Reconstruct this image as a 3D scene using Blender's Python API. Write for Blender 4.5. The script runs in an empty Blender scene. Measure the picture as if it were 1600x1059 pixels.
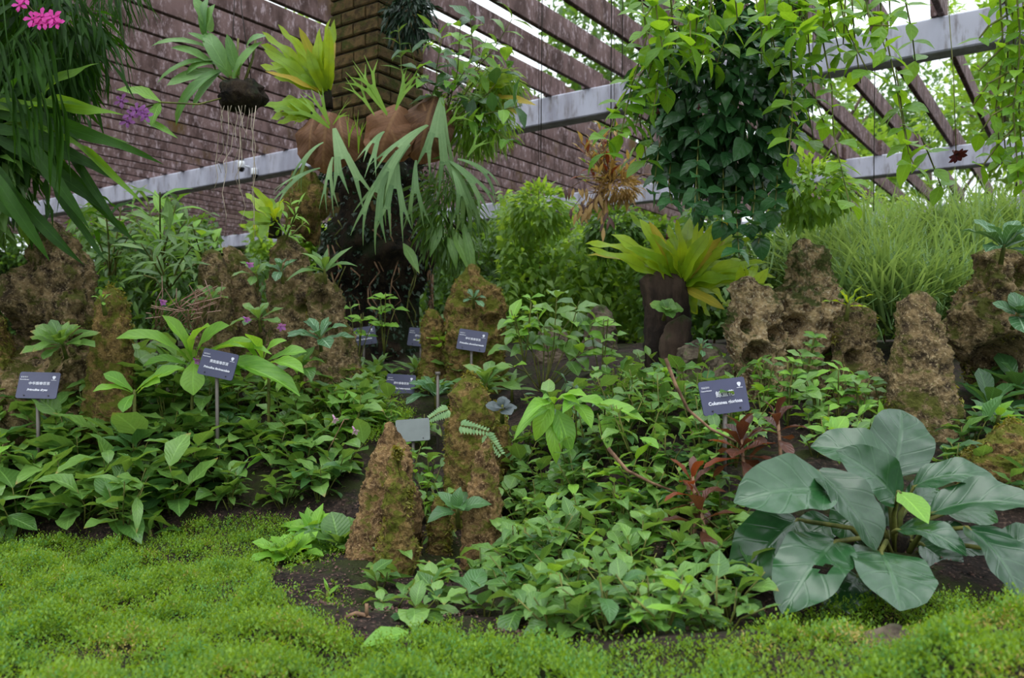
import bpy, math, random, zlib
import numpy as np
from mathutils import Vector, Matrix, noise

random.seed(7)
rng = np.random.default_rng(7)
C = bpy.context.scene.collection
scn = bpy.context.scene

# ------------------------------------------------------------------ camera, sky, light, exposure
CZ, FPX, CX, HY = 1.2, 1297.0, 800.0, 545.0
cam_d = bpy.data.cameras.new('camera')
cam = bpy.data.objects.new('camera', cam_d); C.objects.link(cam)
cam.location = (0, 0, CZ); cam.rotation_euler = (math.pi / 2, 0, 0)
cam_d.sensor_width = 36; cam_d.lens = 36 * FPX / 1600; cam_d.shift_y = (HY - 529.5) / 1600
cam_d.clip_start = .05; cam_d.clip_end = 200
cam_d.dof.use_dof = True; cam_d.dof.focus_distance = 2.6; cam_d.dof.aperture_fstop = 5.0
scn.camera = cam

world = bpy.data.worlds.new('overcast_sky'); scn.world = world; world.use_nodes = True
bg = world.node_tree.nodes['Background']
bg.inputs['Color'].default_value = (.87, .94, 1.0, 1)
wn, wl = world.node_tree.nodes, world.node_tree.links        # overcast sky: three times brighter overhead than at the horizon
w_tc, w_sep, w_mr = wn.new('ShaderNodeTexCoord'), wn.new('ShaderNodeSeparateXYZ'), wn.new('ShaderNodeMapRange')
wl.new(w_tc.outputs['Generated'], w_sep.inputs[0]); wl.new(w_sep.outputs[2], w_mr.inputs['Value'])
w_mr.inputs['To Min'].default_value = .9; w_mr.inputs['To Max'].default_value = 2.7
wl.new(w_mr.outputs[0], bg.inputs['Strength'])
sun_d = bpy.data.lights.new('soft_sun', 'SUN'); sun_d.energy = 1.0; sun_d.angle = math.radians(50); sun_d.color = (1, .98, .93)
sun = bpy.data.objects.new('soft_sun', sun_d); C.objects.link(sun); sun.rotation_euler = (math.radians(22), math.radians(-12), 0)
sun['kind'] = 'helper'
scn.view_settings.view_transform = 'Standard'; scn.view_settings.look = 'None'
scn.view_settings.gamma = 1; scn.view_settings.use_curve_mapping = False
scn.view_settings.exposure = 0.28


# ------------------------------------------------------------------ measuring helpers
def P(px, py, d):
    return Vector(((px - CX) / FPX * d, d, CZ + (HY - py) / FPX * d))

def PX(p):
    return (CX + p[0] / p[1] * FPX, HY - (p[2] - CZ) / p[1] * FPX)

LD = ([-5, 0, 1.3, 2.2, 2.5, 2.7, 3, 3.6, 4.2, 4.6, 6, 60], [.5, .5, .52, .6, .57, .47, .34, .22, .09, .02, -.05, -.05])
RD = ([-5, 0, 1.15, 1.32, 1.55, 1.9, 2.3, 3.1, 4, 6, 60], [.44, .44, .43, .44, .56, .45, .29, .11, 0, -.05, -.05])

def sstep(a, b, x):
    t = np.clip((x - a) / (b - a), 0, 1); return t * t * (3 - 2 * t)

def G(x, y):
    w = sstep(-.1, .55, x)
    base = np.interp(y, *LD) * (1 - w) + np.interp(y, *RD) * w
    b = .012 * np.sin(x * 9 + 1.3 * np.sin(y * 7)) + .01 * np.sin(y * 13 + 2 * np.sin(x * 5)) + .006 * np.sin(x * 31 + y * 17) * np.sin(y * 29 - x * 11)
    return CZ - base + b

def GP(px, py):
    """the point where the line of sight through a photo pixel meets the ground"""
    dx, dz = (px - CX) / FPX, (HY - py) / FPX
    d = .6
    while d < 12:
        if CZ + dz * d < G(dx * d, d): break
        d += .01
    return Vector((dx * d, d, float(G(dx * d, d))))

def in_poly(px, py, poly):
    px, py = np.asarray(px), np.asarray(py)
    r = np.zeros(px.shape, bool); n = len(poly)
    for i in range(n):
        x1, y1 = poly[i]; x2, y2 = poly[(i + 1) % n]
        if y1 == y2: continue
        c = ((y1 > py) != (y2 > py)) & (px < (x2 - x1) * (py - y1) / (y2 - y1) + x1)
        r ^= c
    return r


# ------------------------------------------------------------------ materials
def new_mat(name):
    m = bpy.data.materials.new(name); m.use_nodes = True
    nt = m.node_tree; nt.nodes.clear()
    return m, nt, nt.nodes.new('ShaderNodeOutputMaterial')

def nd(nt, typ, **kw):
    n = nt.nodes.new(typ)
    for k, v in kw.items():
        if k in n.inputs: n.inputs[k].default_value = v
        else: setattr(n, k, v)
    return n

def mth(nt, op, a, b=None, clamp=False):
    n = nt.nodes.new('ShaderNodeMath'); n.operation = op; n.use_clamp = clamp
    for i, v in enumerate((a, b)):
        if v is None: continue
        if isinstance(v, (int, float)): n.inputs[i].default_value = v
        else: nt.links.new(v, n.inputs[i])
    return n.outputs[0]

def mixc(nt, f, a, b):
    n = nt.nodes.new('ShaderNodeMix'); n.data_type = 'RGBA'
    for sock, v in ((n.inputs[0], f), (n.inputs[6], a), (n.inputs[7], b)):
        if isinstance(v, (int, float)): sock.default_value = v
        elif isinstance(v, tuple): sock.default_value = (*v[:3], 1)
        else: nt.links.new(v, sock)
    return n.outputs[2]

def rampf(nt, fac, lo, hi):
    n = nt.nodes.new('ShaderNodeMapRange'); n.interpolation_type = 'SMOOTHSTEP'
    n.inputs['From Min'].default_value = lo; n.inputs['From Max'].default_value = hi
    nt.links.new(fac, n.inputs['Value']); return n.outputs[0]

def srgb(r, g, b):
    f = lambda c: (c / 255 / 12.92) if c <= 10 else ((c / 255 + .055) / 1.055) ** 2.4
    return (f(r), f(g), f(b))

def leaf_mat(name, ca, cb, vein=None, rough=.38, trans=.28, nvein=9, vs=.35, tip=None, spec=.5):
    m, nt, out = new_mat(name)
    L = nt.links
    uv = nd(nt, 'ShaderNodeUVMap'); sp = nd(nt, 'ShaderNodeSeparateXYZ'); L.new(uv.outputs[0], sp.inputs[0])
    u, v = sp.outputs[0], sp.outputs[1]
    oi = nd(nt, 'ShaderNodeObjectInfo'); ge = nd(nt, 'ShaderNodeNewGeometry')
    rnd = mth(nt, 'FRACT', mth(nt, 'ADD', oi.outputs['Random'], ge.outputs['Random Per Island']))
    tc = nd(nt, 'ShaderNodeTexCoord')
    no = nd(nt, 'ShaderNodeTexNoise', Scale=22.0, Detail=3.0); L.new(tc.outputs['Object'], no.inputs['Vector'])
    f = mth(nt, 'ADD', mth(nt, 'MULTIPLY', rnd, .75), mth(nt, 'MULTIPLY', mth(nt, 'SUBTRACT', no.outputs[0], .4), .7), True)
    col = mixc(nt, f, ca, cb)
    du = mth(nt, 'ABSOLUTE', mth(nt, 'SUBTRACT', u, .5))
    vein = vein or tuple(min(1, c * 1.7 + .02) for c in cb)
    rib = mth(nt, 'SUBTRACT', 1.0, rampf(nt, du, .012, .05))
    sv = mth(nt, 'SINE', mth(nt, 'MULTIPLY', mth(nt, 'SUBTRACT', mth(nt, 'MULTIPLY', v, nvein), mth(nt, 'MULTIPLY', du, nvein * .55)), 6.283))
    svm = rampf(nt, sv, .86, 1.0)
    allv = mth(nt, 'MAXIMUM', rib, mth(nt, 'MULTIPLY', svm, .55))
    col = mixc(nt, mth(nt, 'MULTIPLY', allv, vs), col, vein)
    if tip:
        tm = mth(nt, 'MULTIPLY', rampf(nt, mth(nt, 'ADD', v, mth(nt, 'MULTIPLY', no.outputs[0], .25)), .98, 1.15), rampf(nt, rnd, .6, .8))
        col = mixc(nt, tm, col, tip)
    bp = nd(nt, 'ShaderNodeBump', Strength=.25, Distance=.004)
    L.new(mth(nt, 'ADD', mth(nt, 'MULTIPLY', allv, -1.0), mth(nt, 'MULTIPLY', sv, .35)), bp.inputs['Height'])
    pb = nd(nt, 'ShaderNodeBsdfPrincipled', Roughness=rough)
    pb.inputs['Specular IOR Level'].default_value = spec
    L.new(col, pb.inputs['Base Color']); L.new(bp.outputs[0], pb.inputs['Normal'])
    tr = nd(nt, 'ShaderNodeBsdfTranslucent')
    tcol = mixc(nt, .5, col, tuple(min(1, c * 2.2) for c in (cb[0] * 1.2, cb[1], cb[2] * .4)))
    L.new(tcol, tr.inputs['Color'])
    mx = nd(nt, 'ShaderNodeMixShader'); mx.inputs[0].default_value = trans
    L.new(pb.outputs[0], mx.inputs[1]); L.new(tr.outputs[0], mx.inputs[2])
    L.new(mx.outputs[0], out.inputs[0])
    return m

def noise_mat(name, cols, scale=6, rough=.9, bump=.5, dist=.02, detail=6, stretch=(1, 1, 1), moss=None, moss_amt=.5, coord='Object', moss_scale=5, ridge=False):
    m, nt, out = new_mat(name); L = nt.links
    tc = nd(nt, 'ShaderNodeTexCoord'); mp = nd(nt, 'ShaderNodeMapping'); mp.inputs['Scale'].default_value = stretch
    L.new(tc.outputs[coord], mp.inputs[0])
    oi = nd(nt, 'ShaderNodeObjectInfo')
    ad = nd(nt, 'ShaderNodeVectorMath', operation='ADD'); L.new(mp.outputs[0], ad.inputs[0])
    cb = nd(nt, 'ShaderNodeCombineXYZ'); L.new(mth(nt, 'MULTIPLY', oi.outputs['Random'], 40.0), cb.inputs[0]); L.new(cb.outputs[0], ad.inputs[1])
    n1 = nd(nt, 'ShaderNodeTexNoise', Scale=scale, Detail=detail, Roughness=.62); L.new(ad.outputs[0], n1.inputs['Vector'])
    n2 = nd(nt, 'ShaderNodeTexNoise', Scale=scale * 4.3, Detail=4.0, Roughness=.7); L.new(ad.outputs[0], n2.inputs['Vector'])
    col = mixc(nt, rampf(nt, n1.outputs[0], .35, .62), cols[0], cols[1])
    if len(cols) > 2: col = mixc(nt, rampf(nt, n2.outputs[0], .5, .72), col, cols[2])
    h = mth(nt, 'ADD', n1.outputs[0], mth(nt, 'MULTIPLY', n2.outputs[0], .5))
    if moss:
        n3 = nd(nt, 'ShaderNodeTexNoise', Scale=moss_scale, Detail=5.0, Roughness=.65); L.new(ad.outputs[0], n3.inputs['Vector'])
        ge = nd(nt, 'ShaderNodeNewGeometry'); s3 = nd(nt, 'ShaderNodeSeparateXYZ'); L.new(ge.outputs['Normal'], s3.inputs[0])
        mm = mth(nt, 'ADD', n3.outputs[0], mth(nt, 'MULTIPLY', s3.outputs[2], .12))
        mk = rampf(nt, mm, .62 - moss_amt * .3, .74 - moss_amt * .3)
        mcol = mixc(nt, n2.outputs[0], moss, tuple(c * .45 for c in moss))
        col = mixc(nt, mk, col, mcol)
    pb = nd(nt, 'ShaderNodeBsdfPrincipled', Roughness=rough); pb.inputs['Specular IOR Level'].default_value = .25
    L.new(col, pb.inputs['Base Color'])
    bp = nd(nt, 'ShaderNodeBump', Strength=bump, Distance=dist); L.new(h, bp.inputs['Height']); L.new(bp.outputs[0], pb.inputs['Normal'])
    L.new(pb.outputs[0], out.inputs[0])
    return m

def plain_mat(name, col, rough=.5, metal=0.0, spec=.5):
    m, nt, out = new_mat(name)
    no = nd(nt, 'ShaderNodeTexNoise', Scale=30.0, Detail=3.0)
    tc = nd(nt, 'ShaderNodeTexCoord'); nt.links.new(tc.outputs['Object'], no.inputs['Vector'])
    pb = nd(nt, 'ShaderNodeBsdfPrincipled', Roughness=rough, Metallic=metal); pb.inputs['Specular IOR Level'].default_value = spec
    nt.links.new(mixc(nt, no.outputs[0], tuple(c * .8 for c in col), tuple(min(1, c * 1.2) for c in col)), pb.inputs['Base Color'])
    nt.links.new(pb.outputs[0], out.inputs[0]); return m

M = {}
M['bed'] = leaf_mat('leaf_bed_green', srgb(54, 94, 40), srgb(122, 160, 78), rough=.3, tip=srgb(150, 110, 60))
M['bed_dark'] = leaf_mat('leaf_dark_green', srgb(40, 76, 40), srgb(82, 124, 68), rough=.28)
M['bed_light'] = leaf_mat('leaf_light_green', srgb(88, 142, 44), srgb(138, 184, 66), rough=.42, trans=.35)
M['vivid'] = leaf_mat('leaf_vivid_green', srgb(100, 148, 24), srgb(166, 196, 46), vein=srgb(70, 90, 24), rough=.45, trans=.45, nvein=22, vs=.4)
M['yellow'] = leaf_mat('leaf_yellowed', srgb(150, 156, 44), srgb(190, 160, 54), rough=.5, trans=.4)
M['big'] = leaf_mat('leaf_large_glossy', srgb(24, 58, 32), srgb(44, 86, 46), vein=srgb(84, 124, 80), rough=.24, trans=.1, nvein=5, vs=.22, spec=.75)
M['big_dark'] = leaf_mat('leaf_large_dark', srgb(24, 56, 28), srgb(40, 84, 40), vein=srgb(50, 90, 40), rough=.24, trans=.1, nvein=5, vs=.2, spec=.7)
M['silver'] = leaf_mat('leaf_silver_veined', srgb(48, 88, 50), srgb(84, 128, 80), vein=srgb(170, 196, 165), rough=.5, trans=.2, nvein=6, vs=.7)
M['violet'] = leaf_mat('leaf_violet_grey', srgb(60, 72, 72), srgb(84, 92, 96), rough=.4, trans=.1)
M['bronze'] = leaf_mat('leaf_bronze_red', srgb(58, 36, 30), srgb(98, 58, 42), vein=srgb(120, 70, 56), rough=.33, trans=.25, nvein=7)
M['red'] = leaf_mat('leaf_rusty_red', srgb(104, 48, 28), srgb(142, 72, 40), rough=.4, trans=.35)
M['stag'] = leaf_mat('leaf_staghorn', srgb(92, 130, 82), srgb(132, 164, 108), rough=.6, trans=.25, nvein=3, vs=.15)
M['stag_v'] = leaf_mat('leaf_staghorn_young', srgb(104, 150, 40), srgb(140, 180, 66), rough=.5, trans=.35, nvein=3, vs=.15)
M['shield'] = leaf_mat('leaf_dry_shield', srgb(84, 56, 38), srgb(140, 96, 66), vein=srgb(160, 120, 80), rough=.7, trans=.1, nvein=12, vs=.5)
M['vine'] = leaf_mat('leaf_vine_dark', srgb(30, 68, 36), srgb(66, 110, 62), rough=.28, trans=.15, nvein=4, vs=.15)
M['vine_l'] = leaf_mat('leaf_vine_light', srgb(72, 120, 26), srgb(124, 166, 46), rough=.4, trans=.45, nvein=4, vs=.25)
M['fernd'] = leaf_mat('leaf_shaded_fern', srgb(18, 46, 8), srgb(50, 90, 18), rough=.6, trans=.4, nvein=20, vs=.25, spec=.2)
M['fern_mid'] = leaf_mat('leaf_fern_mid', srgb(58, 100, 16), srgb(104, 144, 30), rough=.5, trans=.4, nvein=20, vs=.25, spec=.3)
M['orchid'] = leaf_mat('leaf_orchid', srgb(70, 116, 58), srgb(116, 156, 84), rough=.4, trans=.25, nvein=2, vs=.2)
M['back'] = leaf_mat('leaf_backdrop', srgb(74, 114, 36), srgb(140, 176, 72), rough=.45, trans=.45)
M['back_d'] = leaf_mat('leaf_backdrop_dark', srgb(46, 80, 28), srgb(94, 132, 52), rough=.45, trans=.4)
M['grass'] = leaf_mat('leaf_grass', srgb(70, 108, 50), srgb(134, 164, 104), rough=.5, trans=.35)
M['straw'] = leaf_mat('leaf_straw', srgb(138, 112, 62), srgb(180, 146, 92), rough=.6, trans=.3)
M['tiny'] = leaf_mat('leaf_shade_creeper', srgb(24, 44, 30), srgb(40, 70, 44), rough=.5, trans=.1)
M['moss'] = leaf_mat('moss_sprig', srgb(62, 104, 18), srgb(134, 168, 44), rough=.55, trans=.4)
M['moss_blue'] = leaf_mat('moss_sprig_bluish', srgb(60, 112, 44), srgb(112, 162, 84), rough=.55, trans=.4)
M['rock_moss'] = leaf_mat('moss_on_rock', srgb(96, 92, 34), srgb(144, 142, 54), rough=.7, trans=.3)
M['moss_dry'] = leaf_mat('moss_dry', srgb(140, 130, 60), srgb(176, 160, 86), rough=.6, trans=.3)
M['stem'] = noise_mat('stem_green', [srgb(70, 80, 34), srgb(110, 110, 54)], scale=20, rough=.6, bump=.2, dist=.002)
M['twig'] = noise_mat('twig_brown', [srgb(84, 62, 46), srgb(150, 118, 92)], scale=20, rough=.8, bump=.3, dist=.003)
M['twig_pink'] = noise_mat('twig_pinkish', [srgb(140, 100, 90), srgb(196, 160, 146)], scale=20, rough=.8, bump=.3, dist=.002)
M['root'] = noise_mat('aerial_root', [srgb(150, 135, 115), srgb(190, 178, 158)], scale=20, rough=.8, bump=.3, dist=.002)
M['soil'] = noise_mat('soil', [srgb(20, 15, 13), srgb(44, 33, 28), srgb(92, 74, 64)], scale=22, rough=.95, bump=.8, dist=.02, moss=srgb(52, 58, 24), moss_amt=.1, moss_scale=6)
M['crumb'] = noise_mat('soil_crumb', [srgb(48, 34, 30), srgb(110, 84, 76)], scale=40, rough=.95, bump=.3, dist=.003)
M['rock'] = noise_mat('tufa_rock', [srgb(66, 54, 40), srgb(156, 132, 94), srgb(204, 182, 142)], scale=26, rough=.95, bump=1.0, dist=.03, moss=srgb(104, 106, 44), moss_amt=.34, moss_scale=14)
M['rock_mossy'] = noise_mat('mossy_rock', [srgb(76, 60, 34), srgb(148, 120, 72), srgb(178, 152, 98)], scale=30, rough=.97, bump=1.0, dist=.025, moss=srgb(116, 120, 40), moss_amt=.5, moss_scale=18)
M['rock_brown'] = noise_mat('brown_mossy_rock', [srgb(84, 62, 40), srgb(168, 134, 90), srgb(200, 170, 124)], scale=32, rough=.97, bump=1.0, dist=.025, moss=srgb(112, 112, 42), moss_amt=.25, moss_scale=16)
M['rock_pale'] = noise_mat('pale_tufa', [srgb(92, 72, 50), srgb(200, 172, 128), srgb(234, 218, 186)], scale=26, rough=.95, bump=1.0, dist=.03, moss=srgb(90, 98, 46), moss_amt=.28, moss_scale=6)
M['stone'] = noise_mat('grey_stone', [srgb(52, 45, 37), srgb(110, 97, 82)], scale=9, rough=.9, bump=.6, dist=.02, moss=srgb(70, 90, 36), moss_amt=.2)
M['bark'] = noise_mat('dark_bark', [srgb(28, 21, 17), srgb(70, 56, 46)], scale=9, rough=.95, bump=.9, dist=.02, stretch=(1, 1, .25), moss=srgb(46, 56, 22), moss_amt=.2)
M['rootmass'] = noise_mat('dark_root_mass', [srgb(16, 13, 11), srgb(46, 36, 26), srgb(60, 52, 34)], scale=16, rough=.97, bump=1, dist=.02, stretch=(1, 1, .5), moss=srgb(34, 44, 20), moss_amt=.35)
M['slat'] = noise_mat('weathered_timber', [srgb(70, 52, 48), srgb(112, 90, 87), srgb(168, 150, 153)], scale=5, rough=.85, bump=.4, dist=.006, stretch=(1.2, 1, .5), moss=srgb(96, 74, 30), moss_amt=.22, moss_scale=1.3)
M['beam'] = noise_mat('painted_concrete', [srgb(158, 158, 172), srgb(188, 190, 204), srgb(140, 136, 140)], scale=2.2, rough=.7, bump=.15, dist=.01, stretch=(1.5, 1.5, .35))
M['brick'] = noise_mat('mossy_brick', [srgb(60, 47, 30), srgb(100, 80, 50), srgb(78, 78, 38)], scale=18, rough=.95, bump=.7, dist=.012, moss=srgb(72, 76, 28), moss_amt=.42, moss_scale=10)
M['mortar'] = noise_mat('dark_mortar', [srgb(40, 32, 24), srgb(60, 52, 36)], scale=20, rough=.95)
M['plate'] = plain_mat('sign_plate', srgb(62, 64, 92), .45)
M['plate_pale'] = plain_mat('sign_plate_pale', srgb(98, 106, 104), .6)
M['stake'] = plain_mat('sign_stake', srgb(96, 90, 84), .5, .3)
M['ink'] = plain_mat('sign_lettering', srgb(214, 214, 226), .6)
M['black'] = plain_mat('black_plastic', srgb(22, 22, 28), .35)
M['white'] = plain_mat('white_plastic', srgb(226, 230, 234), .4)
M['wire'] = plain_mat('hanging_wire', srgb(70, 62, 60), .5, .6)
M['purple'] = leaf_mat('petal_purple', srgb(150, 80, 170), srgb(190, 120, 205), rough=.5, trans=.4, nvein=2, vs=.1)
M['magenta'] = leaf_mat('petal_magenta', srgb(200, 20, 140), srgb(225, 60, 180), rough=.5, trans=.4, nvein=2, vs=.1)
M['pink'] = leaf_mat('petal_pink', srgb(190, 140, 180), srgb(216, 170, 206), rough=.5, trans=.35, nvein=2, vs=.1)
M['maroon'] = leaf_mat('petal_maroon', srgb(52, 12, 20), srgb(84, 22, 34), rough=.35, trans=.1, nvein=2, vs=.1)
M['hedge_fill'] = noise_mat('hedge_dark_fill', [srgb(22, 30, 14), srgb(44, 58, 24)], scale=5)  # dark colour of the core added inside the hedges
M['bark_far'] = noise_mat('far_bark', [srgb(60, 50, 40), srgb(96, 84, 70)], scale=4)


# ------------------------------------------------------------------ mesh helpers
def mesh_from(name, V, F, mat, uv=None, smooth=True):
    me = bpy.data.meshes.new(name)
    me.from_pydata([tuple(v) for v in V], [], F)
    if uv is not None:
        lay = me.uv_layers.new(name='UVMap')
        li = np.empty(len(me.loops), np.int32); me.loops.foreach_get('vertex_index', li)
        lay.data.foreach_set('uv', np.asarray(uv, np.float32)[li].ravel())
    if smooth: me.polygons.foreach_set('use_smooth', np.ones(len(me.polygons), bool))
    if mat: me.materials.append(M[mat] if isinstance(mat, str) else mat)
    me.update(); return me

def obj(name, me, parent=None, mat4=None):
    o = bpy.data.objects.new(name, me); C.objects.link(o)
    if parent is not None: o.parent = parent
    if mat4 is not None: o.matrix_basis = mat4
    return o

def tag(o, label, cat=None, group=None, kind=None):
    o['label'] = label
    if cat: o['category'] = cat
    if group: o['group'] = group
    if kind: o['kind'] = kind
    return o

def thing(name, label, cat, loc, group=None):
    o = bpy.data.objects.new(name, None); C.objects.link(o)
    o.location = loc; o.empty_display_size = .05
    return tag(o, label, cat, group)

class MB:
    def __init__(s): s.V, s.F = [], []
    def tube(s, pts, r0, r1=None, n=5, cap=True):
        r1 = r0 if r1 is None else r1
        pts = [Vector(p) for p in pts]; b = len(s.V); m = len(pts)
        for i, p in enumerate(pts):
            t = (pts[min(i + 1, m - 1)] - pts[max(i - 1, 0)]).normalized()
            a = t.cross(Vector((0, 0, 1)) if abs(t.z) < .9 else Vector((1, 0, 0))).normalized(); c = t.cross(a)
            r = r0 + (r1 - r0) * i / max(1, m - 1)
            for k in range(n):
                th = 2 * math.pi * k / n
                s.V.append(p + a * (r * math.cos(th)) + c * (r * math.sin(th)))
        for i in range(m - 1):
            for k in range(n):
                s.F.append((b + i * n + k, b + i * n + (k + 1) % n, b + (i + 1) * n + (k + 1) % n, b + (i + 1) * n + k))
        if cap:
            s.F.append(tuple(b + k for k in range(n))[::-1]); s.F.append(tuple(b + (m - 1) * n + k for k in range(n)))
        return s
    def box(s, lo, hi, ch=0.0):
        b = len(s.V); x0, y0, z0 = lo; x1, y1, z1 = hi
        if ch <= 0:
            s.V += [Vector(v) for v in ((x0, y0, z0), (x1, y0, z0), (x1, y1, z0), (x0, y1, z0), (x0, y0, z1), (x1, y0, z1), (x1, y1, z1), (x0, y1, z1))]
            s.F += [tuple(b + i for i in f) for f in ((3, 2, 1, 0), (4, 5, 6, 7), (0, 1, 5, 4), (1, 2, 6, 5), (2, 3, 7, 6), (3, 0, 4, 7))]
            return s
        # box with chamfered long edges (profile in yz swept along x)
        pr = [(y0 + ch, z0), (y1 - ch, z0), (y1, z0 + ch), (y1, z1 - ch), (y1 - ch, z1), (y0 + ch, z1), (y0, z1 - ch), (y0, z0 + ch)]
        for x in (x0, x1):
            s.V += [Vector((x, y, z)) for y, z in pr]
        for k in range(8): s.F.append((b + k, b + (k + 1) % 8, b + 8 + (k + 1) % 8, b + 8 + k))
        s.F.append(tuple(b + k for k in range(8))[::-1]); s.F.append(tuple(b + 8 + k for k in range(8)))
        return s
    def mesh(s, name, mat, smooth=True): return mesh_from(name, s.V, s.F, mat, smooth=smooth)
    def build(s, name, mat, parent=None, smooth=True, origin=None):
        if origin is not None: s.V = [v - Vector(origin) for v in s.V]
        o = obj(name, s.mesh(name, mat, smooth), parent)
        return o

SH = {
    'ovate': [(0, .06), (.06, .1), (.14, .5), (.3, .92), (.45, 1), (.65, .82), (.85, .42), (1, .01)],
    'obov': [(0, .16), (.15, .25), (.4, .66), (.65, 1), (.82, .92), (.94, .5), (1, .05)],
    'round': [(0, .25), (.05, .5), (.18, .85), (.4, 1), (.65, .95), (.85, .66), (.95, .35), (1, .04)],
    'strap': [(0, .3), (.15, .7), (.45, 1), (.7, .9), (.88, .55), (1, .01)],
    'lance': [(0, .08), (.12, .45), (.32, .95), (.45, 1), (.7, .66), (.9, .22), (1, .01)],
    'blade': [(0, .6), (.3, 1), (.6, .8), (1, .02)],
    'heart': [(0, .5), (.04, .85), (.18, 1), (.4, .95), (.65, .7), (.87, .3), (1, .01)],
}

def leaf_mesh(name, shape, w, mat, curl=.6, fold=.25, n=6, cols=3, ripple=0., seed=0, twist=0., holes=()):
    """unit-long leaf: base at the origin, along +Y, upper side +Z"""
    xs, ys = zip(*SH[shape]); r = random.Random(seed)
    V, uv, F = [], [], []
    y = z = 0.; a0 = curl * .35
    us = np.linspace(-1, 1, cols)
    ph = r.random() * 6
    for i in range(n + 1):
        v = i / n
        if i:
            a = a0 - curl * (v - .5 / n); y += math.cos(a) / n; z += math.sin(a) / n
        hw = max(.004, float(np.interp(v, xs, ys))) * w / 2
        tw = twist * v
        for u in us:
            x = u * hw * math.cos(fold); zz = abs(u) * hw * math.sin(fold)
            zz += ripple * hw * abs(u) * math.sin(v * 14 + ph + (1.4 if u > 0 else 0))
            V.append((x * math.cos(tw), y, z + zz + x * math.sin(tw))); uv.append((u * .5 + .5, v))
    for i in range(n):
        for k in range(cols - 1):
            a = i * cols + k
            if (i, k) in holes: continue
            F.append((a, a + 1, a + cols + 1, a + cols))
    return mesh_from(name, V, F, mat, uv)

_lib = {}
def leafset(shape, w, mat, curls=(.3, .7, 1.1), fold=.25, n=6, cols=3, ripple=.12, twist=0.):
    key = (shape, w, mat, curls, fold, n, cols, ripple)
    if key not in _lib:
        _lib[key] = [leaf_mesh('leaf_' + shape, shape, w, mat, c, fold, n, cols, ripple, i, twist=(.3 * (-1) ** i if twist else 0)) for i, c in enumerate(curls)]
    return _lib[key]

def frame(base, direction, normal, length, wscale=1.):
    """matrix: +Y along direction, +Z close to normal"""
    y = Vector(direction).normalized(); nz = Vector(normal)
    x = y.cross(nz)
    if x.length < 1e-4: x = y.cross(Vector((.3, .5, .8)))
    x.normalize(); z = x.cross(y)
    m = Matrix((x * length * wscale, y * length, z * length)).transposed().to_4x4()
    m.translation = base
    return m

def sph(az, el):
    return Vector((math.cos(el) * math.cos(az), math.cos(el) * math.sin(az), math.sin(el)))

def put_leaf(parent, base_local, direction, normal, length, meshes, name='leaf', ws=1., r=random):
    return obj(name, r.choice(meshes), parent, frame(base_local, direction, normal, length, ws))

def leaf_px(parent, b, t, wpx, meshes, normal=(0, -.5, 1), name='leaf'):
    """b, t: (px, py, depth) of leaf base and tip measured in the photo; wpx its width in photo pixels at mid depth"""
    B, T = P(*b), P(*t); L = (T - B).length
    dm = (b[2] + t[2]) / 2
    m = random.choice(meshes)
    bb = max(v.co.x for v in m.vertices) - min(v.co.x for v in m.vertices)
    return obj(name, m, parent, frame(B - parent.location, T - B, normal, L * 1.04, (wpx / FPX * dm) / (L * bb)))

def rosette(name, label, cat, loc, n, length, meshes, el=(.15, 1.1), tilt=(0, 0), group=None, seed=None, wsr=(.9, 1.1), spread=.01, azr=(0, 6.283), stemmat='stem'):
    r = random.Random(seed if seed is not None else zlib.crc32(label.encode()) % 9999)
    t = thing(name, label, cat, loc, group)
    T = Matrix.Rotation(tilt[0], 3, 'X') @ Matrix.Rotation(tilt[1], 3, 'Y')
    a = r.random() * 6
    full = azr[1] - azr[0] > 6
    for i in range(n):
        f = i / max(1, n - 1)
        a = a + 2.4 + r.uniform(-.25, .25) if full else r.uniform(*azr)
        e = el[0] + (el[1] - el[0]) * f + r.uniform(-.12, .12)
        d = T @ sph(a, e); nn = T @ sph(a, e + math.pi / 2)
        nn = nn + Vector((r.uniform(-.2, .2), r.uniform(-.2, .2), 0))
        put_leaf(t, T @ (sph(a, 0) * spread * (1 - f) + Vector((0, 0, .012 * f))), d, nn, length * r.uniform(.8, 1.1) * (1 - .35 * f), meshes, ws=r.uniform(*wsr), r=r)
    cr = MB().tube([T @ Vector((0, 0, -.05)), T @ Vector((0, 0, .0)), T @ Vector((0, 0, .018))], .008, .004)
    cr.build('crown', stemmat, t)
    return t

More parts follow.
